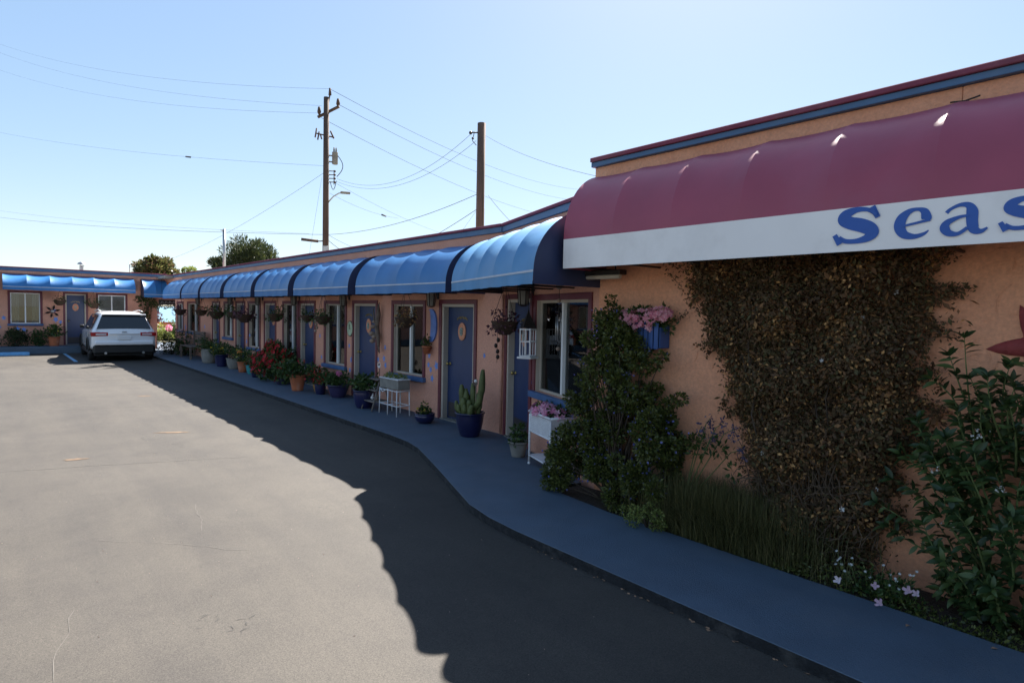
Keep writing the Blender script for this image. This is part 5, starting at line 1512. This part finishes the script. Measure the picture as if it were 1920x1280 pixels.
# the 300 leaves nearest the camera as parts; the rest as one part
camv = Vector((-4.70, -.80, 1.88))
allL = [a for a in allL if a[0].x < .14]
allL.sort(key=lambda a: (a[0] - camv).length - .25 * random.random())
def leaf_mat4(p, d_):
    s = random.uniform(.65, 1.15)
    zq = Vector((random.gauss(-.5, .5), random.gauss(0, .5), 1)); yv = zq.cross(d_).normalized(); zv = d_.cross(yv)
    return Matrix.Translation(p) @ Matrix((d_, yv, zv)).transposed().to_4x4() @ Matrix.Scale(s, 4)
idxs = list(range(len(allL))); random.shuffle(idxs); chosen = set(idxs[:290])
big = MB(); shv = []
for i, (p, d_) in enumerate(allL):
    m4 = leaf_mat4(p, d_); me = random.choice(lm)
    if i in chosen:
        o = bpy.data.objects.new('leaf', me); col.objects.link(o); o.parent = t; o.matrix_basis = m4
    else:
        big.add([m4 @ v_.co for v_ in me.vertices], [tuple(q.vertices) for q in me.polygons], smooth=True)
        shv += [me.attributes['shade'].data[0].value] * len(me.vertices)
me = bpy.data.meshes.new('foliage'); me.from_pydata(big.v, [], big.f)
me.attributes.new('shade', 'FLOAT', 'POINT').data.foreach_set('value', shv); me.materials.append(L['big']); me.polygons.foreach_set('use_smooth', [True] * len(me.polygons))
link('foliage', me, t, None, True)
P = [(-.2 + random.gauss(0, .015), y + random.gauss(0, .02), z + random.gauss(0, .02)) for (y, z) in [(.3, .95), (.22, .62), (-.02, .9), (.1, 1.2)] for _ in range(14)]
leaves('tiny_white_flowers', P, .014, L['whitef'], t, aspect=1)

# 6 ground cover edge with alyssum and primroses
P = []
for _ in range(5200):
    y = random.uniform(-3.0, 2.35); P.append((4.42 + abs(random.gauss(0, .12)) - .05, y, .06 + abs(random.gauss(0, .05)) * (1.2 + math.sin(y * 5))))
P = np.array(P); P = P[P[:, 0] < 4.87]
o = leaves('ground_cover', P, .03, L['ceanothus'], None, aspect=.5); tag(o, 'low weedy green ground cover along the bed edge', 'ground cover')
t = thing('alyssum', 'white-flowered alyssum tuft at the bed edge under the vine', 'flowering plant', (4.50, 1.42, .06), 0)
P, U = clumpy(500, [(random.uniform(-.08, .1), random.uniform(-.2, .2), random.uniform(.04, .14)) for _ in range(12)], [.06] * 12); leaves('foliage', P, .03, L['pot'], t, D=U)
mb = MB()
for _ in range(26):
    x, y, z = random.uniform(-.1, .08), random.uniform(-.24, .24), random.uniform(.12, .24); mb.tube([(x * .5, y * .6, 0), (x, y, z)], .0018, 4)
    for q in range(9): P = None
    wf2 = flower_mesh('alyssum_head', L['whitef'], .010, 6, .5) if _ == 0 else wf2
    ob = bpy.data.objects.new('flower_head', wf2); col.objects.link(ob); ob.parent = t; ob.matrix_basis = Matrix.Translation((x, y, z)) @ Euler((random.uniform(-.5, .5), -.6, 0)).to_matrix().to_4x4()
mb.build('stem', M['green_stem'], t)
t = thing('primrose', 'pale pink evening primroses leaning over the blue walkway', 'flowering plant', (4.40, 1.35, .06), 0)
pr = [flower_mesh('primrose_bloom', L['palepink'], .023, 4, .9) for _ in range(3)]
mb = MB(); pts = []
for (y, z, x) in [(.22, .10, -.08), (.02, .12, -.02), (-.16, .14, .02), (-.20, .13, .04), (-.04, .05, -.10)]:
    mb.tube([(.08, y * .8, 0), (x * .5 + .02, y, z * .8), (x, y, z)], .0025, 4); pts.append((x, y, z))
mb.build('stem', M['green_stem'], t)
blossoms(t, 'bloom', pts, [(-1, random.gauss(0, .3), .7) for _ in pts], pr, 1.0, 1.3)
leaves('foliage', [(random.uniform(-.02, .1), random.uniform(-.25, .25), random.uniform(.0, .08)) for _ in range(120)], .04, L['pot'], t)
# fallen petals on the walk
for x, y, lb in [(4.18, 1.12, 'curled tan dead leaf on the blue walkway below the primroses'), (4.28, .72, 'small brown dead leaf on the walkway near the right edge'), (3.36, 1.72, 'pale leaf fragment on the asphalt beside the walkway edge')]:
    mb = MB(); mb.add([(-.02, 0, .002), (0, -.012, .008), (.022, 0, .003), (0, .012, .009)], [(0, 1, 2), (0, 2, 3)])
    o = mb.build('dead_leaf', M['leafdebris'], None, Matrix.Translation((x, y, .081 if x > 3.4 else .003)) @ Matrix.Rotation(random.uniform(0, 6), 4, 'Z')); tag(o, lb, 'leaf')
# grit on the lot
mb = MB()
for _ in range(260):
    x = random.uniform(-.5, 3.3); y = random.uniform(2, 14); s = random.uniform(.0015, .0045)
    mb.add([(x - s, y - s, .001), (x + s, y - s, .001), (x, y + s, .001), (x, y, .001 + s * 1.6)], [(0, 1, 3), (1, 2, 3), (2, 0, 3)])
tag(mb.build('loose_grit', M['tan']), 'scattered pale grit and leaf crumbs on the asphalt', kind='stuff')

# ------------------------------------------------------------------ wing details
t = thing('star_ornament', 'dark metal flower star on the wing wall left of its door', 'wall ornament', (1.80, 30.28, 1.62), 0)
for k in range(6):
    a = math.pi / 3 * k + .3
    mb = MB(); mb.add([(.05 * math.cos(a), -.02, .05 * math.sin(a)), (.17 * math.cos(a - .25), -.05, .17 * math.sin(a - .25)), (.27 * math.cos(a), -.02, .27 * math.sin(a)), (.17 * math.cos(a + .25), -.03, .17 * math.sin(a + .25)), (.14 * math.cos(a), .0, .14 * math.sin(a))], [(0, 1, 4), (1, 2, 4), (2, 3, 4), (3, 0, 4)])
    mb.build('petal', M['metal_dark'], t)
mb = MB(); mb.ball((0, -.03, 0), .07, 10, 6); mb.build('disc', M['metal'], t)
shrub('hedge_plant', 'low dark hedge planting below the left wing window', 'hedge', .70, 29.85, .75, .62, 'conifer', 1400, .08, .27, sq=.45)
shrub('hedge_plant', 'low dark hedge planting at the far left frame edge on the porch', 'hedge', -.25, 29.85, .9, .5, 'conifer', 1000, .08, .27, sq=.4)
shrub('hedge_plant', 'dark leafy plant between the left wing window and the clay pot', 'hedge', 1.35, 29.85, .55, .6, 'pot', 800, .08, .27, sq=.6)
t = potted('potted_plant', 'peach clay pot with dark plant left of the wing door', 'potted plant', 1.80, 29.72, (.15, .2, .36, .02, 0), 'terra', cl(12, .25, .4, .75), [.12] * 12, 420, 'pot', .1, 'yellow', 12, .08, z=.27)
potted('potted_plant', 'small clay pot with red bloom right of the wing door, behind the car', 'potted plant', 3.08, 29.75, (.12, .16, .30, .02, 0), 'terra', cl(8, .2, .4, .6), [.1] * 8, 220, 'purplef', .09, 'red', 40, .07, z=.27)
t = thing('climbing_plant', 'wispy climber on the wing wall beside the passage', 'climbing plant', (5.0, 30.2, .3), 0)
P, U = clumpy(900, [(random.gauss(0, .2), -.03, random.uniform(.9, 2.0)) for _ in range(16)], [.14] * 16); P[:, 1] = -np.abs(P[:, 1]) * .6; leaves('foliage', P, .08, L['pot'], t, D=U)
mb = MB()
for k in range(8): mb.tube([(random.gauss(0, .05), 0, 0), (random.gauss(0, .12), -.03, .9), (random.gauss(0, .2), -.05, 1.8)], .008, 5)
mb.build('stem', M['bark'], t)
t = thing('header_vine', 'leafy garland trailing under the passage header', 'climbing plant', (6.0, 30.25, 1.95), 0)
P, U = clumpy(500, [(x, -.05, -.03 + random.gauss(0, .04)) for x in np.linspace(-.5, .8, 14)], [.09] * 14); leaves('foliage', P, .07, L['pot'], t, D=U, droop=.5)
mb = MB(); mb.tube([(-.5, -.05, 0), (0, -.05, -.03), (.8, -.05, 0)], .01, 5); mb.build('stem', M['bark'], t)

# parking stops
def stop(x0, x1, y, label):
    t = MB(); b = .05
    prof = [(-.09, 0), (-.075, .09), (-.05, .12), (.05, .12), (.075, .09), (.09, 0)]
    n = len(prof); vs = [(x, y + p[0], p[1]) for x in (x0, x0 + .04, x1 - .04, x1) for p in prof]
    for i in list(range(n)) + list(range(3 * n, 4 * n)): vs[i] = (vs[i][0], y + (vs[i][1] - y) * .8, vs[i][2] * .85)
    t.add(vs, [(k * n + i, k * n + i + 1, (k + 1) * n + i + 1, (k + 1) * n + i) for k in range(3) for i in range(n - 1)] + [tuple(range(n)), tuple(range(3 * n, 4 * n))])
    o = t.build('parking_stop', M['stop']); return tag(o, label, 'parking stop', 'parking stops in front of the wing')
stop(-.9, 1.0, 28.72, 'long light blue parking stop at the left frame edge')
stop(2.72, 4.4, 28.95, 'light blue parking stop mostly hidden in front of the parked car')

# ------------------------------------------------------------------ white SUV
car = thing('parked_car', 'white sport utility vehicle parked nose-in at the end wing', 'car', (3.42, 24.45, 0), R(-1.5))
Lc = 4.85
# cross-section rings: (y, halfwidth lower, halfwidth belt, z_bottom, z_belt, z_top, halfwidth top)
def half(sec):
    wl, wb, zb, zl, zt, wt = sec
    return [(wl * .93, zb), (wl, zb + .12), (wl * 1.005, (zb + zl) / 2), (wb * 1.0, zl - .12), (wb * .985, zl), (wb * .93, zl + .04), (wt + (wb - wt) * .35, zl + (zt - zl) * .55), (wt, zt - .07), (wt * .86, zt - .01), (wt * .4, zt + .015), (0, zt + .02)]
secs = [(0.00, (.86, .86, .50, .98, 1.02, .80)), (0.05, (.92, .91, .38, 1.03, 1.10, .80)), (0.16, (.945, .94, .34, 1.06, 1.30, .72)), (0.34, (.955, .95, .32, 1.06, 1.60, .66)), (.55, (.96, .955, .30, 1.06, 1.67, .66)), (1.4, (.965, .96, .28, 1.04, 1.71, .68)), (2.4, (.965, .96, .28, 1.01, 1.70, .68)), (3.1, (.965, .955, .28, 1.0, 1.60, .66)), (3.7, (.96, .95, .28, .99, 1.12, .72)), (4.3, (.94, .92, .30, .93, .98, .74)), (4.7, (.88, .84, .34, .82, .86, .7)), (4.85, (.78, .72, .42, .66, .7, .62))]
mb = MB(); vs = []
for y, s_ in secs:
    h = half(s_); ring = [(x, y, z) for x, z in h] + [(-x, y, z) for x, z in reversed(h[:-1])]
    vs += ring; nr = len(ring)
fs = [(i * nr + j, i * nr + j + 1, (i + 1) * nr + j + 1, (i + 1) * nr + j) for i in range(len(secs) - 1) for j in range(nr - 1)]
fs += [tuple(range(nr)), tuple(range((len(secs) - 1) * nr, len(secs) * nr)), ]
fs += [(i * nr, (i + 1) * nr, (i + 1) * nr + nr - 1, i * nr + nr - 1) for i in range(len(secs) - 1)]
mb.add(vs, fs, smooth=True)
body = mb.build('body', M['car_white'], car)
md = body.modifiers.new('bevel', 'SUBSURF'); md.levels = 1; md.render_levels = 1
# lower black cladding and bumper
mb = MB(); mb.bev(-.90, .90, -.045, .25, .26, .56, .05); mb.bev(-.985, -.90, .3, 4.4, .24, .36, .02); mb.bev(.90, .985, .3, 4.4, .24, .36, .02)
bmp = mb.build('rear_bumper', M['car_black'], car)
mb = MB(); mb.bev(-.86, .86, -.07, .1, .56, .70, .03); mb.build('bumper_cover', M['car_white'], bmp)
# rear window, wraps
def quad_panel(name, pts, m, par, th=.012, inset=None):
    mb = MB(); n = len(pts); c = [Vector(p) for p in pts]
    nrm = (c[1] - c[0]).cross(c[2] - c[0]).normalized()
    mb.add([p for p in c] + [p + nrm * th for p in c], [tuple(range(n)), tuple(range(n, 2 * n))] + [(i, (i + 1) % n, n + (i + 1) % n, n + i) for i in range(n)])
    return mb.build(name, m, par)
quad_panel('rear_window', [(-.79, .085, 1.10), (.79, .085, 1.10), (.62, .275, 1.565), (-.62, .275, 1.565)], M['car_glass'], car, .045)
for s_ in (-1, 1):
    X_ = lambda x, s_=s_: s_ * x
    quad_panel('side_window', [(X_(.925), .42, 1.09), (X_(.925), 1.25, 1.09), (X_(.72), 1.25, 1.60), (X_(.705), .62, 1.57)], M['car_glass'], car, -.02 * s_ if s_ > 0 else .02)
    quad_panel('side_window', [(X_(.925), 1.31, 1.08), (X_(.925), 2.2, 1.06), (X_(.72), 2.2, 1.60), (X_(.72), 1.31, 1.60)], M['car_glass'], car, -.02 * s_ if s_ > 0 else .02)
    quad_panel('side_window', [(X_(.925), 2.26, 1.06), (X_(.925), 3.25, 1.04), (X_(.74), 3.0, 1.50), (X_(.72), 2.26, 1.60)], M['car_glass'], car, -.02 * s_ if s_ > 0 else .02)
    # tail lamp
    mb = MB(); x0, x1 = sorted((s_ * .46, s_ * .955)); mb.bev(x0, x1, -.0, .22, .86, 1.0, .02); tl = mb.build('tail_lamp', M['tail_red'], car)
    mb = MB(); x0, x1 = sorted((s_ * .52, s_ * .82)); mb.bev(x0, x1, -.01, .05, .90, .955, .01); mb.build('lamp_lens', M['tail_clear'], tl)
    # mirror
    mb = MB(); x0, x1 = sorted((s_ * .94, s_ * 1.06)); mb.bev(x0, x1, 3.05, 3.15, 1.06, 1.18, .02); mb.build('mirror', M['car_black'], car)
    # roof rail
    mb = MB(); mb.tube([(s_ * .62, .6, 1.70), (s_ * .63, 1.6, 1.755), (s_ * .62, 2.8, 1.70)], .018, 6); mb.build('roof_rail', M['metal'], car)
    for yy in (.95, 3.92):
        mb = MB(); n = 20
        cx = s_ * .86
        prof = [(-.115, .20), (-.115, .33), (-.09, .365), (.09, .365), (.115, .33), (.115, .20)]
        vs = [(cx + p[0], yy + p[1] * math.cos(2 * math.pi * j / n), .365 + p[1] * math.sin(2 * math.pi * j / n)) for p in prof for j in range(n)]
        mb.add(vs, [(i * n + j, i * n + (j + 1) % n, (i + 1) * n + (j + 1) % n, (i + 1) * n + j) for i in range(5) for j in range(n)], smooth=True)
        wl = mb.build('wheel', M['tyre'], car)
        mb = MB()
        for q in range(5):
            a = q * 1.2566
            mb.box(-.01, .02, -.03, .03, .04, .2, M4=Matrix.Translation((cx + s_ * .09, yy, .365)) @ Matrix.Rotation(a, 4, 'X'))
        mb.lathe([(.001, 0), (.20, 0), (.20, .02), (.001, .02)], 16, (0, 0, 0))
        # rotate disc portion
        for vi in range(len(mb.v) - 64, len(mb.v)):
            x, y, z = mb.v[vi]; mb.v[vi] = (cx + s_ * (.06 + z), yy + x, .365 + y)
        mb.build('rim', M['metal'], wl)
        mb = MB(); pts = [(s_ * .975, yy + .42 * math.cos(a), .365 + .42 * math.sin(a)) for a in np.linspace(-.1, math.pi + .1, 14)]
        mb.tube(pts, .03, 6); mb.build('wheel_arch', M['car_black'], car)
# spoiler, plate, badge bar, exhausts
mb = MB(); mb.bev(-.66, .66, .13, .42, 1.585, 1.625, .012); mb.build('spoiler', M['car_white'], car)
mb = MB(); mb.bev(-.2, .2, -.04, -.01, .74, .86, .006); mb.build('licence_plate', M['white'], car)
mb = MB(); mb.tube([(.0, .07, 1.12), (-.3, .09, 1.17), (-.42, .095, 1.18)], .012, 5); mb.build('rear_wiper', M['car_black'], car)
mb = MB(); mb.bev(-.07, .07, -.03, .0, .99, 1.03, .008); mb.build('badge', M['metal'], car)
mb = MB(); mb.bev(-.44, .44, -.035, .0, .93, .965, .008); mb.build('trim_bar', M['car_white'], car)
for s_ in (-1, 1):
    mb = MB(); mb.tube([(s_ * .55, -.06, .29), (s_ * .55, .1, .29)], .04, 10); mb.build('exhaust_tip', M['metal'], car)
mb = MB(); mb.tube([(-.02, .26, 1.30), (-.2, .2, 1.17), (-.35, .14, 1.13)], .008, 5)
mb.box(-.84, .84, .1, 4.6, .2, .34); mb.build('underbody', M['car_black'], car)

# ------------------------------------------------------------------ utility poles and wires
def pole(name, label, x, y, h, r0, r1, m):
    t = thing(name, label, 'utility pole', (x, y, 0))
    mb = MB(); mb.lathe([(r0, -.5), (r0 * .98, 1), ((r0 + r1) / 2, h / 2), (r1, h), (.001, h + .02)], 12); mb.build('shaft', m, t)
    return t
def dirpt(u, d, z):   # offline-measured bearing (deg from +Y) and distance -> ground plan
    return (d * math.sin(R(u)), d * math.cos(R(u)), z)
p1 = pole('utility_pole', 'tall dark utility pole with crossarm, transformer and street lamp', 12.56, 28.9, 12.3, .17, .13, M['wood_pole'])
iw = Matrix.Rotation(R(-40), 4, 'Z')     # crossarm broad side
def ip(x, y, z): return tuple((Matrix.Rotation(R(-20), 3, 'Z') @ Vector((x, y, 0))).to_tuple()[:2]) + (z,)
mb = MB()
mb.tube([ip(-.38, .3, 11.38), ip(.58, -.3, 11.85)], .07, 4, smooth=False); mb.build('crossarm', M['wood_pole'], p1)
for q, z in ((-.33, 11.42), (.54, 11.85)):
    mb = MB(); a = ip(q, -q * .3, z); mb.tube([a, (a[0], a[1], z + .16), (a[0], a[1], z + .4)], [.03, .1, .06], 8); mb.build('insulator', M['wood_pole'], p1)
mb = MB(); mb.tube([(.08, 0, 11.9), (.18, 0, 12.5)], .035, 6); mb.tube([(.18, 0, 12.45), (.18, 0, 12.78)], [.08, .05], 8); mb.build('top_insulator', M['wood_pole'], p1)
mb = MB(); a = ip(.42, 0, 9.1)
mb.lathe([(.001, 0), (.13, 0), (.14, .03), (.14, .55), (.15, .58), (.001, .62)], 14, a); mb.tube([ip(.1, 0, 9.5), ip(.3, 0, 9.5)], .04, 4); mb.tube([ip(.1, 0, 9.2), ip(.3, 0, 9.2)], .04, 4)
mb.lathe([(.04, .6), (.045, .68), (.03, .8), (.001, .84)], 8, (a[0] - .05, a[1], a[2])); mb.lathe([(.04, .6), (.045, .68), (.03, .8), (.001, .84)], 8, (a[0] + .06, a[1], a[2]))
mb.build('transformer', M['grey_pot'], p1)
mb = MB()
for q, z0, z1 in ((-.52, 10.3, 10.75), (-.40, 10.2, 10.6), (-.28, 10.5, 10.25)):
    mb.tube([ip(q, 0, z0), ip(q + .07, 0, z1)], .035, 6)
mb.tube([ip(-.45, 0, 10.5), ip(0, 0, 10.45), ip(.38, 0, 10.4)], .035, 5); mb.tube([ip(.36, 0, 10.35), ip(.2, 0, 10.7)], .04, 6)
mb.build('fuse_cutout', M['wood_pole'], p1)
mb = MB(); mb.tube([ip(.1, 0, 7.2), ip(.35, -.1, 7.5), ip(.6, -.2, 7.66), ip(.8, -.25, 7.7)], .03, 6); mb.build('lamp_arm', M['metal'], p1)
mb = MB(); mb.bev(-.05, .42, -.10, .10, -.05, .05, .02, M4=Matrix.Translation(ip(.72, -.25, 7.7)) @ Matrix.Rotation(R(-20), 4, 'Z')); mb.build('street_lamp', M['grey_pot'], p1)
mb = MB()
for z in (8.2, 8.38, 8.56, 8.74): mb.tube([ip(.1, 0, z), ip(.36, 0, z + .02)], .025, 5); mb.ball(ip(.42, 0, z + .02), .055, 7, 5)
mb.tube([ip(.38, 0, 8.1), ip(.38, 0, 8.8)], .025, 5); mb.build('spool_rack', M['wood_pole'], p1)
mb = MB(); pts = [ip(.5 + .3 * math.sin(a), 0, 9.6 - 1.1 * (a / 3.1)) for a in np.linspace(0, 3.1, 12)]; mb.tube(pts, .02, 5); pts = [ip(.5 - .3 * (a / 3), 0, 8.3 - .45 * math.sin(a)) for a in np.linspace(0, 3, 8)]; mb.tube(pts, .018, 5); mb.build('drop_wire', M['wire'], p1)
mb = MB(); mb.bev(-.12, .12, -.19, -.15, 4.75, 5.05, .01, M4=Matrix.Rotation(R(-25), 4, 'Z')); mb.build('marker_plate', M['metal'], p1)
mb = MB(); mb.tube([ip(-1.15, 0, 5.32), ip(-.35, 0, 5.27)], .07, 8); mb.tube([ip(-.35, 0, 5.27), ip(-.1, 0, 5.3)], .03, 5); mb.build('splice_case', M['wood_pole'], p1)

p2 = pole('utility_pole', 'stout brown wooden pole without crossarm rising behind the angled roof', 14.53, 18.94, 9.27, .17, .16, M['wood_pole2'])
mb = MB(); mb.tube([ip(-.1, 0, 8.9), ip(-.4, 0, 8.87)], .03, 5); mb.ball(ip(-.44, 0, 8.85), .07, 8, 5); mb.ball(ip(-.35, 0, 8.65), .05, 8, 5); mb.tube([ip(-.3, 0, 8.85), ip(-.36, 0, 8.55), ip(-.2, 0, 8.4)], .015, 5); mb.build('dead_end_clamp', M['metal_dark'], p2)
mb = MB(); mb.tube([(.17, -.02, 3.2), (.17, -.02, 6)], .025, 6); mb.tube([(.05, -.17, 3), (.05, -.17, 4.6)], .03, 6); mb.build('conduit', M['wood_pole2'], p2)
# service mast near the corner
mast = thing('service_mast', 'thin grey metal mast rising over the far roof corner', 'mast', (6.6, 24.3, 3.1))
mb = MB(); mb.tube([(0, 0, 0), (0, 0, 1.68)], .055, 8); mb.build('tube', M['metal'], mast)
mb = MB(); mb.ball((0, 0, 1.7), .06, 8, 5); mb.tube([(0, 0, 1.66), (-.12, 0, 1.70)], .02, 5); mb.build('weatherhead', M['metal'], mast)
ant = thing('roof_antenna', 'tiny antenna on the end wing roof near the corner', 'antenna', (4.55, 31.0, 3.2))
mb = MB(); mb.tube([(0, 0, 0), (0, 0, .62)], .018, 5); mb.build('rod', M['metal'], ant)
mb = MB(); mb.lathe([(.001, .5), (.08, .52), (.12, .56)], 10, (.14, 0, 0)); mb.tube([(0, 0, .5), (.14, 0, .52)], .012, 4); mb.build('dish', M['grey_pot'], ant)

def wire(label, a, b, sag, r=.008, bead=None):
    a, b = Vector(a), Vector(b); k = 24; pts = []; r *= .62
    base = a.lerp(b, .5)
    for i in range(k + 1):
        u = i / k; p = a.lerp(b, u); p.z -= sag * 4 * u * (1 - u); pts.append(p - base)
    mb = MB(); mb.tube(pts, r, 4)
    if bead is not None:
        q = pts[int(bead * k)]; mb.tube([q + (b - a).normalized() * -.25, q + (b - a).normalized() * .25], .05, 5)
    o = mb.build('power_line', M['wire'], None, Matrix.Translation(base)); tag(o, label, 'wire', 'overhead wires around the poles')
A = (12.72, 28.9, 12.75); Bq = (12.55, 29.3, 12.2); Cq = (13.1, 28.84, 12.1)
wire('topmost thin wire from the tall pole off the left edge', (-1.47, 82.22, 28.76), A, 1.2, .010)
wire('second thin wire from the tall pole off the left edge', (-1.48, 82.18, 28.02), (12.52, 29.38, 12.0), 1.2, .010)
wire('third thin wire from the crossarm off the left edge', (-1.51, 82.09, 26.22), (12.3, 29.2, 11.55), 1.2, .010)
wire('faint wire from the tall pole tip sloping behind the brown pole', A, (72.32, 57.85, 21.49), 2.5, .016)
wire('faint wire from the crossarm right end sloping behind the brown pole', Cq, (72.29, 57.77, 19.9), 2.5, .016)
wire('faint lowest wire of the three sloping behind the brown pole', (12.51, 29.36, 11.4), (72.24, 57.61, 16.71), 2.5, .016)
wire('single middle wire with a splice running left from the tall pole', (-1.48, 74.95, 17.97), (12.53, 29.18, 9.03), .5, .011, .78)
wire('upper of the two low cables crossing the sky at left', (-1.6, 74.59, 10.68), (11.96, 29.46, 5.65), .35, .010)
wire('thicker lower cable crossing the sky at left above the wing', (-1.61, 74.55, 10.0), (12.48, 29.01, 5.62), .35, .018)
wire('heavy cable rising from the tall pole to the brown pole', (12.6, 28.91, 5.62), (14.52, 19.06, 6.58), .35, .018)
wire('slanting cable from the tall pole down to the far trees', (12.53, 29.16, 8.66), (12.06, 69.17, 6.0), .6, .012)
wire('steep guy wire dropping beside the tall pole', (12.48, 29.19, 8.52), (10.6, 26.58, 3.2), 0, .008)
wire('upper of the two deep-sagging wires between the poles', (13.04, 28.7, 8.4), (14.37, 19.34, 8.95), 1.0, .012)
wire('lower of the two deep-sagging wires between the poles', (13.04, 28.69, 8.25), (14.49, 19.22, 8.65), .95, .012)
wire('thin wire falling right from the tall pole insulator rack', (13.04, 28.68, 8.14), (26.74, 36.78, 7.3), .3, .010)
wire('thin spliced wire falling right from the street lamp height', (12.75, 28.9, 7.68), (19, 33, 7.6), .2, .010, .75)
wire('wire from the brown pole top to the office roof corner', (14.76, 18.99, 8.86), (8.3, 4.4, 3.62), .35, .010)
wire('heavy short cable climbing to the brown pole from the roof edge', (14.45, 19.08, 5.95), (16.5, 30.5, 4.6), .15, .018)
wire('thin wire leaving the brown pole down to the angled roof', (14.81, 18.81, 6.52), (12.6, 13.3, 3.9), .15, .012)
wire('slack cable right of the tall pole foot, upper strand', (12.66, 28.85, 5.62), (19.73, 36.12, 5.7), .25, .016)
wire('slack cable right of the tall pole foot, lower strand', (12.65, 28.84, 5.36), (18.92, 36.81, 5.4), .3, .022)
wire('thin stay wire from the brown pole down to the row roof', (14.45, 19.08, 5.91), (12.0, 17.6, 3.9), 0, .007)

# ------------------------------------------------------------------ trees and garden beyond
def tree(label, x, y, z, h, w_, lf, n, size, clumps, kind='tree', up=.0, aspect=.4, name='tree'):
    t = thing(name, label, 'tree', (x, y, z), 0)
    cs, rs = [], []
    for _ in range(clumps):
        a = random.uniform(0, 6.28); r = random.random() ** .5 * w_ * .5; zz = h * random.uniform(.3 if lf == 'conifer' else .58, .95)
        k = 1 - max(0, (zz / h - .55)) * 1.2
        cs.append((r * k * math.cos(a), r * k * math.sin(a), zz)); rs.append(w_ * random.uniform(.08, .17))
    P, U = clumpy(n, cs, rs); U[:, 2] += up
    leaves('crown', P, size, L[lf], t, aspect=aspect, D=U)
    mb = MB(); mb.tube([(0, 0, -1), (0, 0, h * .3), (0, 0, h * .8)], [w_ * .045, w_ * .03, .03], 8)
    for c in cs[::2]: mb.tube([(0, 0, h * random.uniform(.2, .5)), (c[0] * .6, c[1] * .6, c[2] * .8), c], [w_ * .014, w_ * .01, .01], 5)
    mb.build('trunk', M['bark'], t)
    return t
tree('spiky dark conifer crown rising behind the far row roof', 17.9, 57.5, -1.5, 9.4, 6.0, 'conifer', 26000, .36, 110, up=.9, aspect=.22, name='conifer_tree')
tree('wispy left offshoot conifer beside the spiky dark one', 15.6, 59.5, -1.5, 8.0, 2.4, 'conifer', 5000, .34, 26, up=.9, aspect=.22, name='conifer_tree')
tree('olive and reddish leafy tree above the wing roof corner', 9.2, 51.8, -1.0, 6.5, 3.4, 'garden', 12000, .30, 60, name='leafy_tree')
tree('small olive leafy tree right of the wing roof corner', 10.7, 50.5, -1.0, 5.5, 1.6, 'garden', 4500, .28, 26, name='leafy_tree')
tree('lime green treetop just showing over the bend of the roof', 14.7, 66.0, -3.0, 9.0, 2.6, 'lime', 4500, .28, 26, name='leafy_tree')
shrub('garden_bush', 'sunlit yellow-green bush seen through the passage', 'bush', 9.0, 46.0, 3.0, 1.2, 'lime', 2600, .14, -.5)
shrub('garden_bush', 'plum-leaved bush on the left of the passage view', 'bush', 8.0, 45.0, 1.0, 1.9, 'purplef', 1500, .14, -.4)
shrub('garden_bush', 'bright lime ground bush low in the passage view', 'bush', 7.3, 39.2, 1.2, .8, 'lime', 1500, .12, -.1)
shrub('garden_bush', 'dark green bush right of the magenta flowers in the passage', 'bush', 8.2, 39.8, 1.5, 1.0, 'pot', 1800, .12, -.1)
t = thing('magenta_flowers', 'round clump of magenta flowers in the sunlit garden', 'flowers', (7.35, 37.6, .0), 0)
P, U = clumpy(160, [(0, 0, .72)], [.15]); leaves('blossoms', P, .07, L['hotpink'], t, aspect=.9, D=U)
mb = MB(); mb.tube([(0, 0, 0), (0, 0, .7)], .02, 5); mb.build('stem', M['green_stem'], t)
t = thing('garden_bench', 'pale garden bench with brick-red back in the sunlit garden', 'bench', (7.9, 40.2, -.02), .2)
mb = MB(); mb.bev(-.75, .75, -.25, .25, .5, .56, .01); mb.build('seat', M['white_paint'], t)
mb = MB(); mb.bev(-.7, .7, .2, .26, .65, 1.0, .05); mb.build('backrest', M['terra'], t)
for x in (-.65, .65):
    for y in (-.2, .2):
        mb = MB(); mb.bev(x - .03, x + .03, y - .03, y + .03, 0, .5, .004); mb.build('leg', M['drift'], t)

# faint tyre scratches and a joint line in the asphalt
mb = MB()
def scratch(p, q, w_, k=14, jit=.02):
    a, b = Vector((*p, 0)), Vector((*q, 0)); d = (b - a).normalized(); nn = Vector((-d.y, d.x, 0)); vs = []
    off = 0
    for i in range(k + 1):
        off += random.uniform(-jit, jit); c = a.lerp(b, i / k) + nn * off; ww = w_ * random.uniform(.3, 1)
        vs += [(c + nn * ww).to_tuple()[:2] + (.0025,), (c - nn * ww).to_tuple()[:2] + (.0025,)]
    mb.add(vs, [(2 * i, 2 * i + 1, 2 * i + 3, 2 * i + 2) for i in range(k)])
scratch((.05, 3.2), (.35, 4.6), .003); scratch((.0, 9.0), (2.5, 8.1), .008, 20, .015); scratch((1.35, 5.6), (1.45, 6.4), .004); scratch((.6, 5.9), (1.5, 4.9), .003)
scratch((-.4, 14.2), (2.6, 13.2), .02, 20, .02); scratch((.3, 19.5), (2.7, 18.6), .03, 16, .03)
tag(mb.build('asphalt_scratches', M['scratch']), kind='stuff')
mb = MB()
for _ in range(70):
    y = random.uniform(-.5, 3.6); x = 3.33 + random.uniform(-.02, .03); s_ = random.uniform(.004, .014)
    a = random.uniform(0, 6)
    mb.add([(x + s_ * math.cos(a + q), y + s_ * 1.6 * math.sin(a + q), .002 + (.004 if q % 2 else 0)) for q in (0, 1.3, 2.6, 4.0)], [(0, 1, 2, 3)])
tag(mb.build('kerb_crumbs', M['leafdebris']), kind='stuff')
